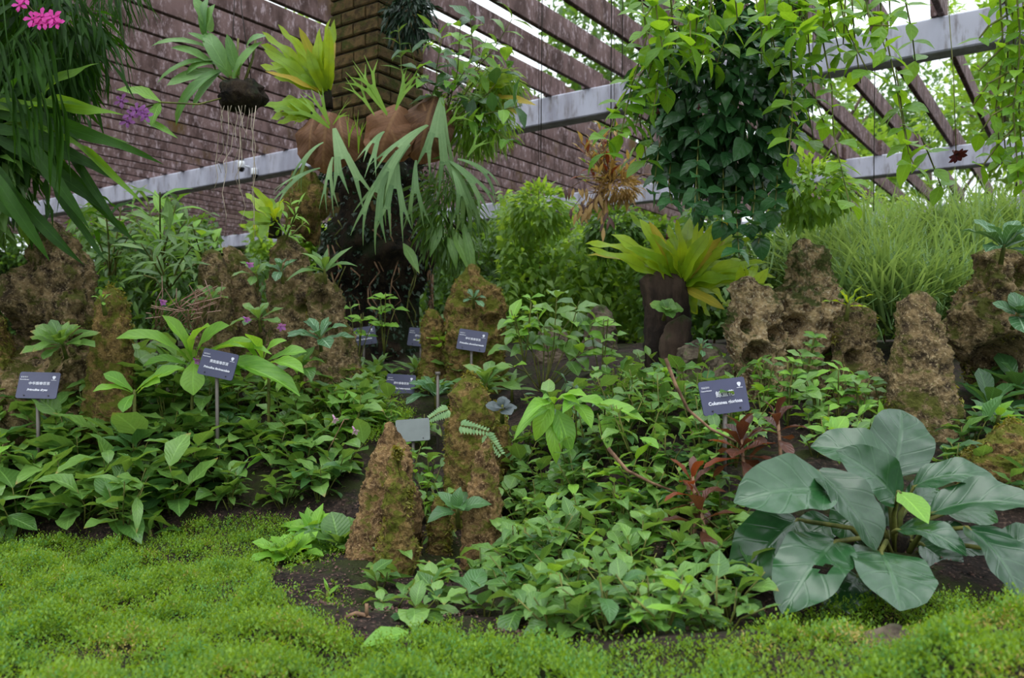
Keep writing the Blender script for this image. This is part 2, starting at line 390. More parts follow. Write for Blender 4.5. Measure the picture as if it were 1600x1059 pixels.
def bushy(name, label, cat, loc, n, length, height, radius, meshes, group=None, seed=0, lean=(0, 0), el=(-.35, .42), nst=4, stemmat='stem'):
    """several stems from one root, leaves in opposite pairs up each stem and a whorl at its top"""
    r = random.Random(seed); t = thing(name, label, cat, loc, group)
    per = max(3, n // nst)
    for s in range(nst):
        az = 2 * math.pi * s / nst + r.uniform(-.6, .6); rr = radius * r.uniform(.3, 1.15); hh = height * r.uniform(.5, 1.1)
        top = Vector((math.cos(az) * rr + lean[0], math.sin(az) * rr + lean[1], hh))
        mid = Vector((top.x * .5 + r.uniform(-.015, .015), top.y * .5 + r.uniform(-.015, .015), hh * .55))
        mb = MB().tube([Vector((0, 0, -.03)), mid, top], .0025, .0015, 4)
        st = mb.build('stem', stemmat, t)
        a = r.random() * 6
        for i in range(per):
            f = .25 + .75 * (i + r.random()) / per
            p = (mid * (2 * f) if f < .5 else mid.lerp(top, 2 * f - 1))
            a += math.pi if i % 2 else 1.7
            a += r.uniform(-.6, .6)
            e = el[0] + (el[1] - el[0]) * f + r.gauss(0, .3)
            d = sph(a, e); nn = sph(a, e + math.pi / 2) + Vector((r.gauss(0, .35), r.gauss(0, .35), .5))
            put_leaf(st, p, d, nn, length * r.choice((.55, .75, .85, .95, 1.05, 1.2)) * r.uniform(.9, 1.1), meshes, ws=r.uniform(.8, 1.2), r=r)
    return t

def leaf_mass(name, pts, dirs, lens, widths, mat, parent=None, fold=.35, droop=.25, simple=False):
    """many small leaves as one mesh (numpy): six vertices and four triangles each"""
    pts, dirs = np.asarray(pts, float), np.asarray(dirs, float)
    n = len(pts); dirs /= np.linalg.norm(dirs, axis=1)[:, None] + 1e-9
    up = np.tile([0, 0, 1.], (n, 1)) + rng.normal(0, .45, (n, 3))
    side = np.cross(dirs, up); side /= np.linalg.norm(side, axis=1)[:, None] + 1e-9
    nor = np.cross(side, dirs)
    L = np.asarray(lens)[:, None]; W = np.asarray(widths)[:, None] * .5
    if simple:
        V = np.empty((n, 4, 3)); mid = pts + dirs * L * .55
        V[:, 0] = pts; V[:, 1] = mid + side * W; V[:, 2] = pts + dirs * L - nor * L * droop * .5; V[:, 3] = mid - side * W
        F = np.arange(n * 4, dtype=np.int32)
        me = bpy.data.meshes.new(name); me.vertices.add(n * 4); me.vertices.foreach_set('co', V.reshape(-1))
        me.loops.add(n * 4); me.loops.foreach_set('vertex_index', F); me.polygons.add(n); me.polygons.foreach_set('loop_start', np.arange(n, dtype=np.int32) * 4)
        me.materials.append(M[mat]); me.update(calc_edges=True)
        o = obj(name, me, parent); o['kind'] = 'stuff'; return o
    V = np.empty((n, 6, 3))
    V[:, 0] = pts
    mid = pts + dirs * L * .45; V[:, 1] = mid
    V[:, 2] = pts + dirs * L - nor * L * droop
    V[:, 3] = mid - side * W + nor * W * fold; V[:, 4] = mid + side * W + nor * W * fold
    V[:, 5] = pts + dirs * L * .75 - nor * L * droop * .45
    fb = np.array([[0, 1, 3], [0, 4, 1]]); fb2 = np.array([[3, 1, 5, 2], [1, 4, 2, 5]])
    base = (np.arange(n) * 6)[:, None, None]
    tri = (base + fb[None]).reshape(-1, 3); quad = (base + fb2[None]).reshape(-1, 4)
    me = bpy.data.meshes.new(name)
    nv, nt_, nq = n * 6, len(tri), len(quad)
    me.vertices.add(nv); me.vertices.foreach_set('co', V.reshape(-1))
    me.loops.add(nt_ * 3 + nq * 4); me.loops.foreach_set('vertex_index', np.concatenate([tri.ravel(), quad.ravel()]).astype(np.int32))
    me.polygons.add(nt_ + nq)
    ls = np.concatenate([np.arange(nt_) * 3, nt_ * 3 + np.arange(nq) * 4]).astype(np.int32)
    me.polygons.foreach_set('loop_start', ls)
    me.materials.append(M[mat]); me.update(calc_edges=True); me.validate()
    o = obj(name, me, parent); o['kind'] = 'stuff'
    return o

def blob_points(n, c, rad, shell=.55):
    d = rng.normal(size=(n, 3)); d /= np.linalg.norm(d, axis=1)[:, None]
    rr = (shell + (1 - shell) * rng.random(n)) ** .6
    # uneven crown
    ph = rng.random(3) * 6
    wob = 1 + .18 * np.sin(d[:, 0] * 5 + ph[0]) * np.sin(d[:, 2] * 6 + ph[1]) + .12 * np.sin(d[:, 1] * 9 + ph[2])
    p = np.asarray(c)[None] + d * np.asarray(rad)[None] * (rr * wob)[:, None]
    return p, d

LANDMARKS = []   # (px, py, phrase) for describing where the bed plants stand

# ================================================================== the setting
# ---- ground
def make_ground():
    xs = np.concatenate([np.linspace(-30, -3.2, 16), np.arange(-3, 3.01, .05), np.linspace(3.2, 30, 16)])
    ys = np.concatenate([np.linspace(-4, .8, 8), np.arange(.9, 6.01, .05), np.linspace(6.3, 45, 20)])
    X, Y = np.meshgrid(xs, ys); Z = G(X, Y)
    V = np.stack([X, Y, Z], -1).reshape(-1, 3); nx = len(xs)
    F = [(j * nx + i, j * nx + i + 1, (j + 1) * nx + i + 1, (j + 1) * nx + i) for j in range(len(ys) - 1) for i in range(nx - 1)]
    o = obj('floor', mesh_from('floor', V, F, 'soil'))
    o['kind'] = 'structure'; o['label'] = 'dark brown planting soil rising to the back'
make_ground()

# ---- slatted roof: concrete beams with timber slats on edge across them
SA, BA = Vector((.571, .821, 0)), Vector((-.822, .5695, 0))      # slat direction, beam direction
ROOFZ = CZ + 2.45
ceil_ = bpy.data.objects.new('ceiling', None); C.objects.link(ceil_); ceil_['kind'] = 'structure'; ceil_['label'] = 'slatted timber roof on pale concrete beams'
BH, BW = .29, .22
BEAMS = [2.78, 7.74, 12.7, 17.6]
def axes_matrix(origin, x):
    x = Vector(x).normalized(); y = Vector((-x.y, x.x, 0))
    m = Matrix((x, y, Vector((0, 0, 1)))).transposed().to_4x4(); m.translation = origin; return m
beam_me = MB().box((-9, -BW / 2, 0), (26, BW / 2, BH), .012).mesh('beam', 'beam', False)
for s in BEAMS:
    obj('beam', beam_me, ceil_, axes_matrix(SA * s + Vector((0, 0, ROOFZ)), BA))
PITCH, SLH, SLT = .475, .215, .05
slat_cache = {}
def slat(q, s0, s1, off):
    L = round(s1 - s0, 1)
    if L not in slat_cache:
        slat_cache[L] = MB().box((0, -SLT / 2, 0), (L, SLT / 2, SLH), .006).mesh('slat', 'slat', False)
    o = SA * s0 + BA * (q + off) + Vector((0, 0, ROOFZ + BH + random.uniform(-.008, .008)))
    m = axes_matrix(o, SA) @ Matrix.Rotation(random.uniform(-.04, .04), 4, 'X')
    obj('slat', slat_cache[L], ceil_, m)
ROOF_Y0 = .6
q = -6.6
k = 0
while q < 21:
    for b in range(len(BEAMS) - 1):
        s0, s1 = BEAMS[b] - .12, BEAMS[b + 1] + .12
        st = (ROOF_Y0 - .5695 * q) / .821
        if b == 0: s0 = min(s0, max(st, -2.2)) if st < s0 else (st if st > s0 else s0)
        if s1 - s0 < .6: continue
        xm = (s0 + s1) / 2 * .571 - .822 * q; ym = (s0 + s1) / 2 * .821 + .5695 * q
        if xm / max(ym, .1) > 1.25 or xm / max(ym, .1) < -1.2: continue
        slat(q, s0, s1, .055 * (b % 2))
    q += PITCH; k += 1

# ---- brick pillar
pc = P(590, 545, 4.4); pc.z = 0
PW = .36
pill = bpy.data.objects.new('brick_pillar', None); C.objects.link(pill)
pill.matrix_basis = axes_matrix(pc, BA); pill['kind'] = 'structure'; pill['label'] = 'mossy brick pillar carrying the roof beam'
# local x runs along the beam direction, local y along -s; pillar fills x 0..PW, y -PW..0 -> nearest corner at the origin
z0p = 1.0
MB().box((.012, -PW + .012, z0p), (PW - .012, -.012, ROOFZ + .0)).build('mortar_core', 'mortar', pill, False)
bl, bh, bw_ = .172, .064, .05
def brick_mesh(l):
    mb = MB().box((0, 0, 0), (l, bw_, bh), .007); return mb.mesh('brick', 'brick', False)
BM = {bl: brick_mesh(bl), bl / 2 - .004: brick_mesh(bl / 2 - .004)}
z = 1.85; row = 0
while z < ROOFZ - bh:
    x = 0.
    seq = [bl, bl] if row % 2 == 0 else [bl / 2 - .004, bl, bl / 2 - .004]
    for l in seq:
        for face in range(4):
            j = random.uniform(-.004, .004)
            if face == 0: m = Matrix.Translation((x, -bw_ + .004 + j, z))                                          # facing camera-right side
            elif face == 1: m = Matrix.Translation((x, -PW - .004 + j, z))
            elif face == 2: m = Matrix.Translation((bw_ - .004 + j, -PW + x, z)) @ Matrix.Rotation(math.pi / 2, 4, 'Z')
            else: m = Matrix.Translation((PW + .004 + j, -PW + x, z)) @ Matrix.Rotation(math.pi / 2, 4, 'Z')
            obj('brick', BM[l], pill, m)
        x += l + .009
    z += bh + .011; row += 1

# ---- trees standing beyond the roof, seen through its gaps
def far_tree(px, d, h, rad, label, mat, n=5200):
    x = (px - CX) / FPX * d
    t = thing('tree', label, 'tree', (x, d, 1.2), 'trees beyond the slatted roof')
    MB().tube([(0, 0, -.2), (.15, 0, h * .4), (.05, .1, h * .8)], .22, .08, 8).build('trunk', 'bark_far', t)
    for kx in range(4):
        a = kx * 1.6 + .4
        MB().tube([(.1, 0, h * .42), (math.cos(a) * rad * .5, math.sin(a) * rad * .4, h * .6), (math.cos(a) * rad * .8, math.sin(a) * rad * .7, h * .72)], .08, .03, 5).build('branch', 'bark_far', t)
    pp, dd = [], []
    for kx in range(7):
        c = (rng.normal(0, rad * .45), rng.normal(0, rad * .3), h * rng.uniform(.5, 1.0))
        p, dr = blob_points(n // 7, c, (rad * .55, rad * .5, rad * .42)); pp.append(p); dd.append(dr)
    p, dr = np.concatenate(pp), np.concatenate(dd)
    leaf_mass('crown', p, dr + rng.normal(0, .6, dr.shape), rng.uniform(.18, .38, len(p)), rng.uniform(.1, .18, len(p)), mat, t)
TR = [(-260, 24, 9, 3.6, 'dark leafy tree beyond the far left end of the roof', 'back_d'), (520, 27, 11, 3.8, 'tall tree beyond the roof behind the brick pillar', 'back'),
      (940, 25, 10, 3.2, 'tree crown above the roof left of the big hanging vine', 'back_d'), (1240, 21, 8.5, 3.0, 'pale green tree beyond the roof behind the big hanging vine', 'back'),
      (1450, 32, 10, 3.4, 'tree seen through the slats right of the big hanging vine', 'back_d'), (1640, 20, 9, 3.2, 'broad tree beyond the roof at the far right', 'back')]
for a in TR: far_tree(*a)
def far_hedge(px0, px1, d, h, label, mat, n):
    x0, x1 = [(p - CX) / FPX * d for p in (px0, px1)]
    t = thing('hedge', label, 'hedge', ((x0 + x1) / 2, d, 1.2), 'tall hedges closing off the back of the garden')
    w = (x1 - x0) / 2
    p = np.stack([rng.uniform(-w, w, n), rng.uniform(-.7, .7, n), rng.random(n) ** .8 * h], 1)
    p[:, 2] *= 1 + .12 * np.sin(p[:, 0] * 2.1) + .08 * np.sin(p[:, 0] * 5.3)
    dr = np.stack([rng.normal(0, .5, n), -np.ones(n), rng.normal(.1, .6, n)], 1)
    leaf_mass('foliage', p, dr, rng.uniform(.14, .3, n), rng.uniform(.08, .14, n), mat, t)
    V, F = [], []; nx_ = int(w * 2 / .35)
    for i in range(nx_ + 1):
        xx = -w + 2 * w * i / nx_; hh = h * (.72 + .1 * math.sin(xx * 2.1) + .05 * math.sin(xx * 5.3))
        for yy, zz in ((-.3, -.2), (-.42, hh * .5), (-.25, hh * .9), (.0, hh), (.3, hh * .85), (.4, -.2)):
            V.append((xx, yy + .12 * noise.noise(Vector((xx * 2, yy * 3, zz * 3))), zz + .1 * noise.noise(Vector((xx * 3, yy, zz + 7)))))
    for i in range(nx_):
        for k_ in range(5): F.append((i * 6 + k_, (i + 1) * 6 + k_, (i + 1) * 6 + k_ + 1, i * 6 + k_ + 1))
    obj('fill_core', mesh_from('fill_core', V, F, 'hedge_fill'), t)  # opaque dark core, added so no bright sky shows through the leaves
    for kx in range(int(w * 2 / 1.3)):
        xx = -w + .6 + kx * 1.3
        MB().tube([(xx, .2, -.1), (xx + .1, .1, h * .5), (xx, .15, h * .85)], .06, .02, 5).build('stem', 'bark_far', t)
far_hedge(-500, 420, 21, 3.1, 'dark green hedge behind the rocks at the left', 'back_d', 20000)
far_hedge(400, 1050, 17.5, 2.6, 'green hedge in the background right of the brick pillar', 'back', 18000)
far_hedge(1020, 2000, 15, 1.9, 'green hedge in the background behind the tall grass', 'back_d', 18000)

# ================================================================== rocks
def rock(name, label, d, rows, mat='rock', dr=.75, seed=0, amp=.2, dents=(), na=128, nv=108, freq=15., cat='rock'):
    rows = sorted(rows); py = np.array([r[0] for r in rows], float)
    lo, hi = np.array([r[1] for r in rows], float), np.array([r[2] for r in rows], float)
    gx = ((lo[-1] + hi[-1]) / 2 - CX) / FPX * d
    pyg = HY - (float(min(G(gx, d), G(gx, d - .15))) - .08 - CZ) / d * FPX      # let every rock stand in the ground
    if pyg > py[-1]: py, lo, hi = np.append(py, pyg), np.append(lo, lo[-1] - 4), np.append(hi, hi[-1] + 4)
    c0_, w0_ = (lo[0] + hi[0]) / 2, (hi[0] - lo[0]) / 2       # rounded tip above the topmost measured width
    py, lo, hi = np.insert(py, 0, py[0] - w0_ * .45), np.insert(lo, 0, c0_ - w0_ * .3), np.insert(hi, 0, c0_ + w0_ * .3)
    base = P((lo[-1] + hi[-1]) / 2, py[-1], d)
    V, F = [], []; off = Vector((seed * 3.7, seed * 1.3, seed * 7.1))
    t = np.linspace(0, 1, nv) ** .9; yy = py[0] + (py[-1] - py[0]) * t
    wid = max((hi - lo)) / FPX * d
    for i in range(nv):
        l, h = np.interp(yy[i], py, lo), np.interp(yy[i], py, hi)
        c = P((l + h) / 2, yy[i], d); hw = (h - l) / 2 / FPX * d
        if i == 0: hw *= .3
        for k in range(na):
            a = 2 * math.pi * k / na
            ca, sa = math.cos(a), math.sin(a)
            sq = 1 / max(abs(ca), abs(sa)) ** .25
            p = c + Vector((ca * hw * (sq - .04), sa * hw * dr * sq, 0))
            nrm = Vector((ca, sa, .25 if i else 1.)).normalized()
            q_ = p * freq + off
            f = noise.fractal(q_, .6, 2.2, 6) * .5 + (noise.turbulence(q_ * .45, 3, False) - .35) * .5
            vd = noise.voronoi(q_ * 2.2 + noise.noise_vector(q_ * 2) * .7)[0]; f += (min(.5, vd[0]) - .25) * .5
            f += noise.fractal(q_ * 6, .5, 2.2, 3) * .2
            s_ = min(1, .35 + hw / (wid * .3))
            p = p + nrm * f * amp * (wid * .3 + .055) * s_
            for (ex, ey, er, ed) in dents:
                e = P(ex, ey, d); rr = ((p.x - e.x) ** 2 + (p.z - e.z) ** 2) ** .5 / (er / FPX * d)
                if rr < 1 and sa < 0.1: p.y += ed * (1 - rr * rr) ** 1.2
            V.append(p - base)
    for i in range(nv - 1):
        for k in range(na):
            F.append((i * na + k, i * na + (k + 1) % na, (i + 1) * na + (k + 1) % na, (i + 1) * na + k))
    F.append(tuple(range(na))[::-1])
    o = obj(name, mesh_from(name, V, F, mat)); o.location = base
    if mat == 'rock_mossy' or mat == 'rock':
        me = o.data; nv_ = len(me.vertices); co = np.empty(nv_ * 3); me.vertices.foreach_get('co', co); co = co.reshape(-1, 3)
        no_ = np.empty(nv_ * 3); me.vertices.foreach_get('normal', no_); no_ = no_.reshape(-1, 3)
        fld = np.sin(co[:, 0] * 31 + seed) * np.sin(co[:, 2] * 23 + seed * 2) + np.sin(co[:, 2] * 47 + co[:, 0] * 19) * .6 + no_[:, 2] * .5
        ok = np.where((fld > (-.15 if mat == 'rock_mossy' else .75)) & (no_[:, 1] < .4))[0]
        m_ = min(len(ok), 2600)
        if m_ > 60:
            ix = rng.choice(ok, m_, replace=len(ok) < m_); jt = rng.normal(0, .004, (m_, 3))
            leaf_mass('moss_cover', co[ix] + jt - no_[ix] * .003, no_[ix] + rng.normal(0, .5, (m_, 3)) + np.array([0, 0, .4]), rng.uniform(.007, .02, m_), rng.uniform(.004, .009, m_), 'rock_moss', o, simple=True)
    tag(o, label, cat); LANDMARKS.append(((lo[0] + hi[0]) / 2, (py[0] + py[-1]) / 2, 'the ' + label))
    return o

R = [
    ('tufa_rock', 'big weathered tufa rock with an overhang at the far left', 3.15, [(350, 72, 98), (375, 58, 122), (410, 45, 136), (430, 12, 142), (470, 2, 146), (500, 18, 148), (520, 10, 150), (560, -22, 160), (640, -40, 175)], 'rock', .8, 1, .26, [(85, 545, 55, .12), (45, 520, 40, .09)]),
    ('tufa_rock', 'low rock right of the far left tufa rock', 3.0, [(455, 160, 188), (475, 150, 200), (520, 148, 206), (560, 140, 208), (640, 130, 214)], 'rock_mossy', .8, 2, .2, []),
    ('tufa_rock', 'dark rock at the left edge below the tufa rock', 3.05, [(500, -60, 8), (540, -70, 20), (600, -80, 34), (660, -80, 40)], 'rock_mossy', .7, 22, .2, []),
    ('tufa_rock', 'cleft tufa pinnacle left of the brick pillar', 3.6, [(372, 432, 462), (395, 425, 478), (430, 420, 490), (470, 418, 502), (520, 415, 512), (570, 410, 520), (640, 405, 530)], 'rock', .7, 3, .22, [(482, 480, 14, .06)]),
    ('tufa_rock', 'squat tufa rock leaning on the cleft pinnacle', 3.5, [(430, 490, 512), (455, 484, 528), (490, 480, 542), (530, 478, 556), (580, 470, 566), (650, 460, 575)], 'rock', .7, 4, .24, [(505, 470, 18, .06), (520, 520, 14, .05)]),
    ('tufa_rock', 'reddish low rock behind the purple flowers', 3.65, [(395, 318, 342), (420, 312, 356), (460, 308, 362), (520, 300, 368), (590, 300, 370)], 'rock', .7, 5, .2, []),
    ('tufa_rock', 'reddish rock crusted on the left side behind the ferns', 3.8, [(390, 350, 372), (420, 344, 396), (470, 340, 410), (540, 338, 415), (600, 335, 415)], 'rock', .7, 25, .2, []),
    ('mossy_rock', 'mossy twin topped rock behind the upper middle name plate', 3.8, [(414, 728, 745), (430, 718, 752), (450, 706, 780), (480, 697, 788), (530, 692, 791), (580, 690, 794), (640, 686, 800)], 'rock_mossy', .75, 6, .24, [(770, 505, 16, .05)]),
    ('mossy_rock', 'low mossy rock left of the twin topped rock', 3.85, [(486, 668, 684), (505, 660, 694), (550, 655, 700), (610, 650, 705)], 'rock_mossy', .8, 26, .2, []),
    ('mossy_rock', 'tallest moss capped pinnacle in the middle foreground', 2.62, [(586, 728, 738), (598, 716, 750), (620, 702, 762), (655, 692, 772), (695, 690, 780), (735, 694, 784), (790, 692, 792), (870, 682, 798)], 'rock_mossy', .75, 7, .22, [(760, 740, 16, .05)]),
    ('mossy_rock', 'dark shaded rock standing right behind the tallest pinnacle', 2.75, [(632, 762, 785), (660, 758, 796), (700, 760, 802), (735, 766, 801), (790, 760, 806), (860, 750, 815)], 'rock_mossy', .8, 8, .2, []),
    ('mossy_rock', 'smaller brown pinnacle in front of the tallest one', 2.3, [(684, 756, 768), (700, 744, 777), (740, 732, 782), (800, 726, 784), (850, 724, 788), (900, 716, 795)], 'rock_brown', .7, 9, .22, []),
    ('mossy_rock', 'sloping moss covered pinnacle left of the tallest one', 2.35, [(660, 602, 616), (674, 594, 628), (700, 580, 640), (740, 570, 652), (790, 556, 662), (840, 545, 660), (880, 538, 660), (920, 530, 665)], 'rock_brown', .75, 10, .22, [(650, 850, 20, .05)]),
    ('mossy_rock', 'green mossy ridge leaning on the front of the sloping pinnacle', 2.2, [(702, 614, 626), (720, 604, 636), (760, 600, 645), (800, 596, 648), (850, 590, 650), (900, 584, 656)], 'rock_mossy', .7, 27, .26, []),
    ('mossy_rock', 'short mossy stub between the middle pinnacles', 2.4, [(778, 678, 688), (790, 672, 698), (830, 670, 700), (890, 665, 705)], 'rock_mossy', .8, 11, .2, []),
    ('hollow_rock', 'pale peaked tufa rock with hollows right of the stump', 2.95, [(375, 1246, 1266), (392, 1236, 1284), (415, 1232, 1296), (440, 1222, 1304), (460, 1206, 1310), (490, 1196, 1322), (540, 1188, 1335), (590, 1180, 1345), (660, 1170, 1350)], 'rock_pale', .7, 12, .3, [(1232, 510, 20, .09), (1290, 560, 22, .08), (1215, 560, 20, .09)]),
    ('hollow_rock', 'cream tufa block with a dark cave left of the pale peak', 2.85, [(440, 1150, 1190), (452, 1142, 1206), (480, 1138, 1218), (520, 1136, 1228), (560, 1140, 1232), (600, 1140, 1240), (660, 1130, 1245)], 'rock_pale', .75, 13, .3, [(1175, 555, 24, .14), (1205, 525, 18, .1), (1160, 510, 12, .06)]),
    ('hollow_rock', 'brown tufa shoulder right of the pale peak', 2.8, [(476, 1318, 1340), (490, 1308, 1366), (520, 1304, 1370), (560, 1300, 1376), (600, 1290, 1380), (680, 1280, 1390)], 'rock', .7, 14, .26, [(1325, 560, 16, .06)]),
    ('tufa_rock', 'upright brown slab above the large glossy leaves', 2.5, [(460, 1420, 1450), (472, 1408, 1462), (495, 1400, 1466), (540, 1392, 1482), (590, 1386, 1492), (640, 1384, 1500), (690, 1380, 1512), (760, 1370, 1530)], 'rock', .6, 15, .18, []),
    ('tufa_rock', 'dark overhanging rock at the right edge below the silvery rosette', 2.8, [(392, 1535, 1580), (410, 1525, 1612), (450, 1508, 1640), (490, 1480, 1660), (530, 1476, 1660), (570, 1510, 1660), (620, 1530, 1660), (680, 1530, 1660)], 'rock', .7, 16, .26, [(1545, 560, 40, .16), (1590, 440, 34, .12)]),
    ('tufa_rock', 'mossy low rock at the right edge beside the large leaves', 2.2, [(668, 1560, 1600), (690, 1520, 1640), (720, 1490, 1660), (770, 1470, 1670), (840, 1460, 1680)], 'rock_mossy', .7, 17, .2, []),
    ('stone', 'dark angular boulder at the foot of the stump', 2.85, [(536, 1080, 1105), (545, 1062, 1128), (560, 1052, 1136), (590, 1050, 1138), (640, 1050, 1140)], 'stone', .7, 18, .24, [(1085, 580, 22, .05)]),
    ('stone', 'pinkish rounded stone behind the thin stemmed bush', 4.3, [(480, 930, 950), (490, 918, 958), (510, 912, 964), (560, 905, 970)], 'stone', .8, 19, .14, []),
    ('stone', 'pale grey stone half hidden in the thin stemmed bush', 4.1, [(508, 850, 875), (520, 840, 888), (545, 835, 895), (590, 830, 900)], 'stone', .8, 20, .14, []),
    ('stone', 'brown stone sunk in the moss at the bottom right', 1.3, [(985, 1372, 1420), (995, 1350, 1440), (1015, 1335, 1462), (1060, 1320, 1480), (1100, 1310, 1490)], 'stone', .8, 21, .12, []),
]
for a in R: rock(*a)

# stump that carries the bird's nest fern
stump = thing('tree_stump', 'dark broken tree stump carrying the yellow green fern', 'stump', P(1042, 600, 3.1))
def stump_part(name, rows, d, mat, seed):
    o = rock(name, 'x', d, rows, mat, .85, seed, .18, [], 40, 36); LANDMARKS.pop()
    for kx in ('label', 'category'): del o[kx]
    loc = o.location.copy(); o.parent = stump; o.location = loc - stump.location
stump_part('trunk', [(425, 1012, 1060), (435, 1000, 1072), (460, 1004, 1078), (500, 1006, 1080), (560, 1006, 1082), (640, 1000, 1090)], 3.1, 'bark', 31)
stump_part('broken_limb', [(495, 1060, 1076), (505, 1042, 1080), (530, 1032, 1078), (560, 1030, 1070), (590, 1032, 1066)], 2.98, 'bark', 32)
LANDMARKS.append((1040, 520, 'the dark tree stump'))

# ================================================================== on the pillar
def pillar_mass():
    V, F = [], []; na, nv = 48, 40
    c0 = pc + BA * (PW / 2) - SA * (-PW / 2)
    zs = np.linspace(.95, 2.26, nv)
    for i, zz in enumerate(zs):
        r0 = .27 + .05 * math.sin(i * .35) - (.05 if i > nv - 4 else 0)
        for k in range(na):
            a = 2 * math.pi * k / na; d = Vector((math.cos(a), math.sin(a), 0))
            p = c0 + d * r0; p.z = zz
            f = noise.fractal(p * 9, .8, 2.1, 5)
            V.append(p + d * f * .05 - c0)
    for i in range(nv - 1):
        for k in range(na): F.append((i * na + k, i * na + (k + 1) % na, (i + 1) * na + (k + 1) % na, (i + 1) * na + k))
    F.append(tuple((nv - 1) * na + k for k in range(na)))
    t = thing('root_mass', 'dark mat of roots and creepers wrapped around the pillar foot', 'roots', c0)
    obj('root_mat', mesh_from('root_mat', V, F, 'rootmass'), t)
    n = 1500
    a = rng.uniform(2.9, 6.6, n); zz = rng.uniform(1.0, 2.2, n)
    p = np.stack([np.cos(a) * .3, np.sin(a) * .3, zz], 1)
    dr = np.stack([np.cos(a), np.sin(a), rng.normal(-.3, .5, n)], 1) + rng.normal(0, .4, (n, 3))
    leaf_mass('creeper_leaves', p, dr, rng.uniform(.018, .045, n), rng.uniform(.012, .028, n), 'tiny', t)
    for kx in range(26):
        a = random.uniform(3.2, 6.3); z1 = random.uniform(1.5, 1.95); L = random.uniform(.2, .6)
        pts = [(math.cos(a + .1 * math.sin(j * 2 + kx)) * .315, math.sin(a + .1 * math.sin(j * 2 + kx)) * .315, z1 - L * j / 5) for j in range(6)]
        MB().tube(pts, .005, .003, 4).build('root', 'twig' if kx % 3 else 'stem', t)
pillar_mass()
LANDMARKS.append((580, 430, 'the brick pillar'))

def fork_mesh(name, mat, seed, curl=1.4, spread=.33, w=.13, levels=3):  # noqa
    """a forked antler-like frond, unit long, drooping"""
    r = random.Random(seed); V, F, uv = [], [], []; levels = 2
    def strip(p, ang, w0, w1, L, n, prev=None):
        d = Vector((math.sin(ang), math.cos(ang), 0)); s_ = Vector((math.cos(ang), -math.sin(ang), 0))
        for i in range(n + 1):
            f = i / n; ww = w0 + (w1 - w0) * f; c = p + d * L * f
            b = len(V)
            V.extend([c - s_ * ww / 2, c, c + s_ * ww / 2]); uv.extend([(0.2, c.y), (.5, c.y), (.8, c.y)])
            if i:
                F.append((b - 3, b - 2, b + 1, b)); F.append((b - 2, b - 1, b + 2, b + 1))
        return p + d * L
    def grow(p, ang, w0, L, lv):
        e = strip(p, ang, w0 * (.35 if lv == levels else .9), w0 * (1.5 if lv == levels else 1.15), L, 6 if lv == levels else 3)
        sp = spread * r.uniform(.75, 1.25)
        back = Vector((math.sin(ang), math.cos(ang), 0)) * w0 * .3
        for j in (-1, 1):
            a2 = ang + j * sp * (.62 if lv == levels else .5) + r.uniform(-.1, .1)
            off = Vector((math.cos(ang), -math.sin(ang), 0)) * (j * w0 * (.42 if lv == levels else .3))
            if lv == 1: strip(e + off - back, a2, w0 * .62, .006, L * r.uniform(.8, 1.3), 4)
            else: grow(e + off - back, a2, w0 * .66, L * r.uniform(.45, .75), lv - 1)
    grow(Vector((0, 0, 0)), 0, w, .5, 2)
    levels = 2
    ym = max(v.y for v in V)
    out = []
    for v in V:
        t = v.y / ym; a = curl * t
        # bend along an arc of unit length
        if abs(curl) > 1e-3: y = math.sin(a) / curl; z = -(1 - math.cos(a)) / curl
        else: y, z = t, 0
        out.append((v.x / ym * 1.0, y, z - .3 * abs(v.x / ym) ** 1.3))
    k = 1 / math.hypot(out[-1][1], out[-1][2])
    return mesh_from(name, out, F, mat, uv)
FK = [fork_mesh('forked_frond', 'stag', i, c, s, w) for i, (c, s, w) in enumerate([(1.5, .6, .17), (1.0, .7, .19), (1.8, .55, .16), (1.3, .65, .16)])]
FKV = [fork_mesh('forked_frond_young', 'stag_v', 20 + i, c, s, w) for i, (c, s, w) in enumerate([(.3, .55, .12), (.6, .5, .13), (.2, .6, .1)])]
SHD = [leaf_mesh('shield_frond', 'round', 1.05, 'shield', 1.6, -.45, 8, 5, .25, 3)]

def stag(label, cx, cy, d, shields, drops, ups, group='staghorn ferns on the pillar'):
    t = thing('staghorn_fern', label, 'fern', P(cx, cy, d), group)
    for (bx, by, tx, ty, w) in shields:
        leaf_px(t, (bx, by, d - .02), (tx, ty, d - .03), w, SHD, (0, -1, .1), 'shield_frond')
    for (bx, by, tx, ty, w, dt) in drops:
        leaf_px(t, (bx, by, d - .1), (tx, ty, d + dt), w, FK, (.1 * random.uniform(-1, 1), -.9, .7), 'frond')
    for (bx, by, tx, ty, w, dt) in ups:
        leaf_px(t, (bx, by, d - .08), (tx, ty, d + dt), w, FKV, (0, -1, .4), 'frond')
    return t
stag('staghorn fern with brown shield low on the left of the pillar', 505, 225, 4.0,
     [(515, 175, 500, 275, 70), (530, 180, 545, 260, 55), (490, 185, 480, 260, 50)],
     [(505, 222, 425, 256, 34, -.3), (522, 200, 545, 285, 62, -.4), (500, 262, 402, 280, 30, -.3), (520, 245, 500, 290, 30, -.35)],
     [(515, 200, 462, 150, 42, -.2), (515, 195, 490, 135, 30, -.15), (520, 195, 540, 160, 30, -.2), (545, 230, 545, 180, 22, -.2), (560, 240, 560, 178, 22, -.2)])
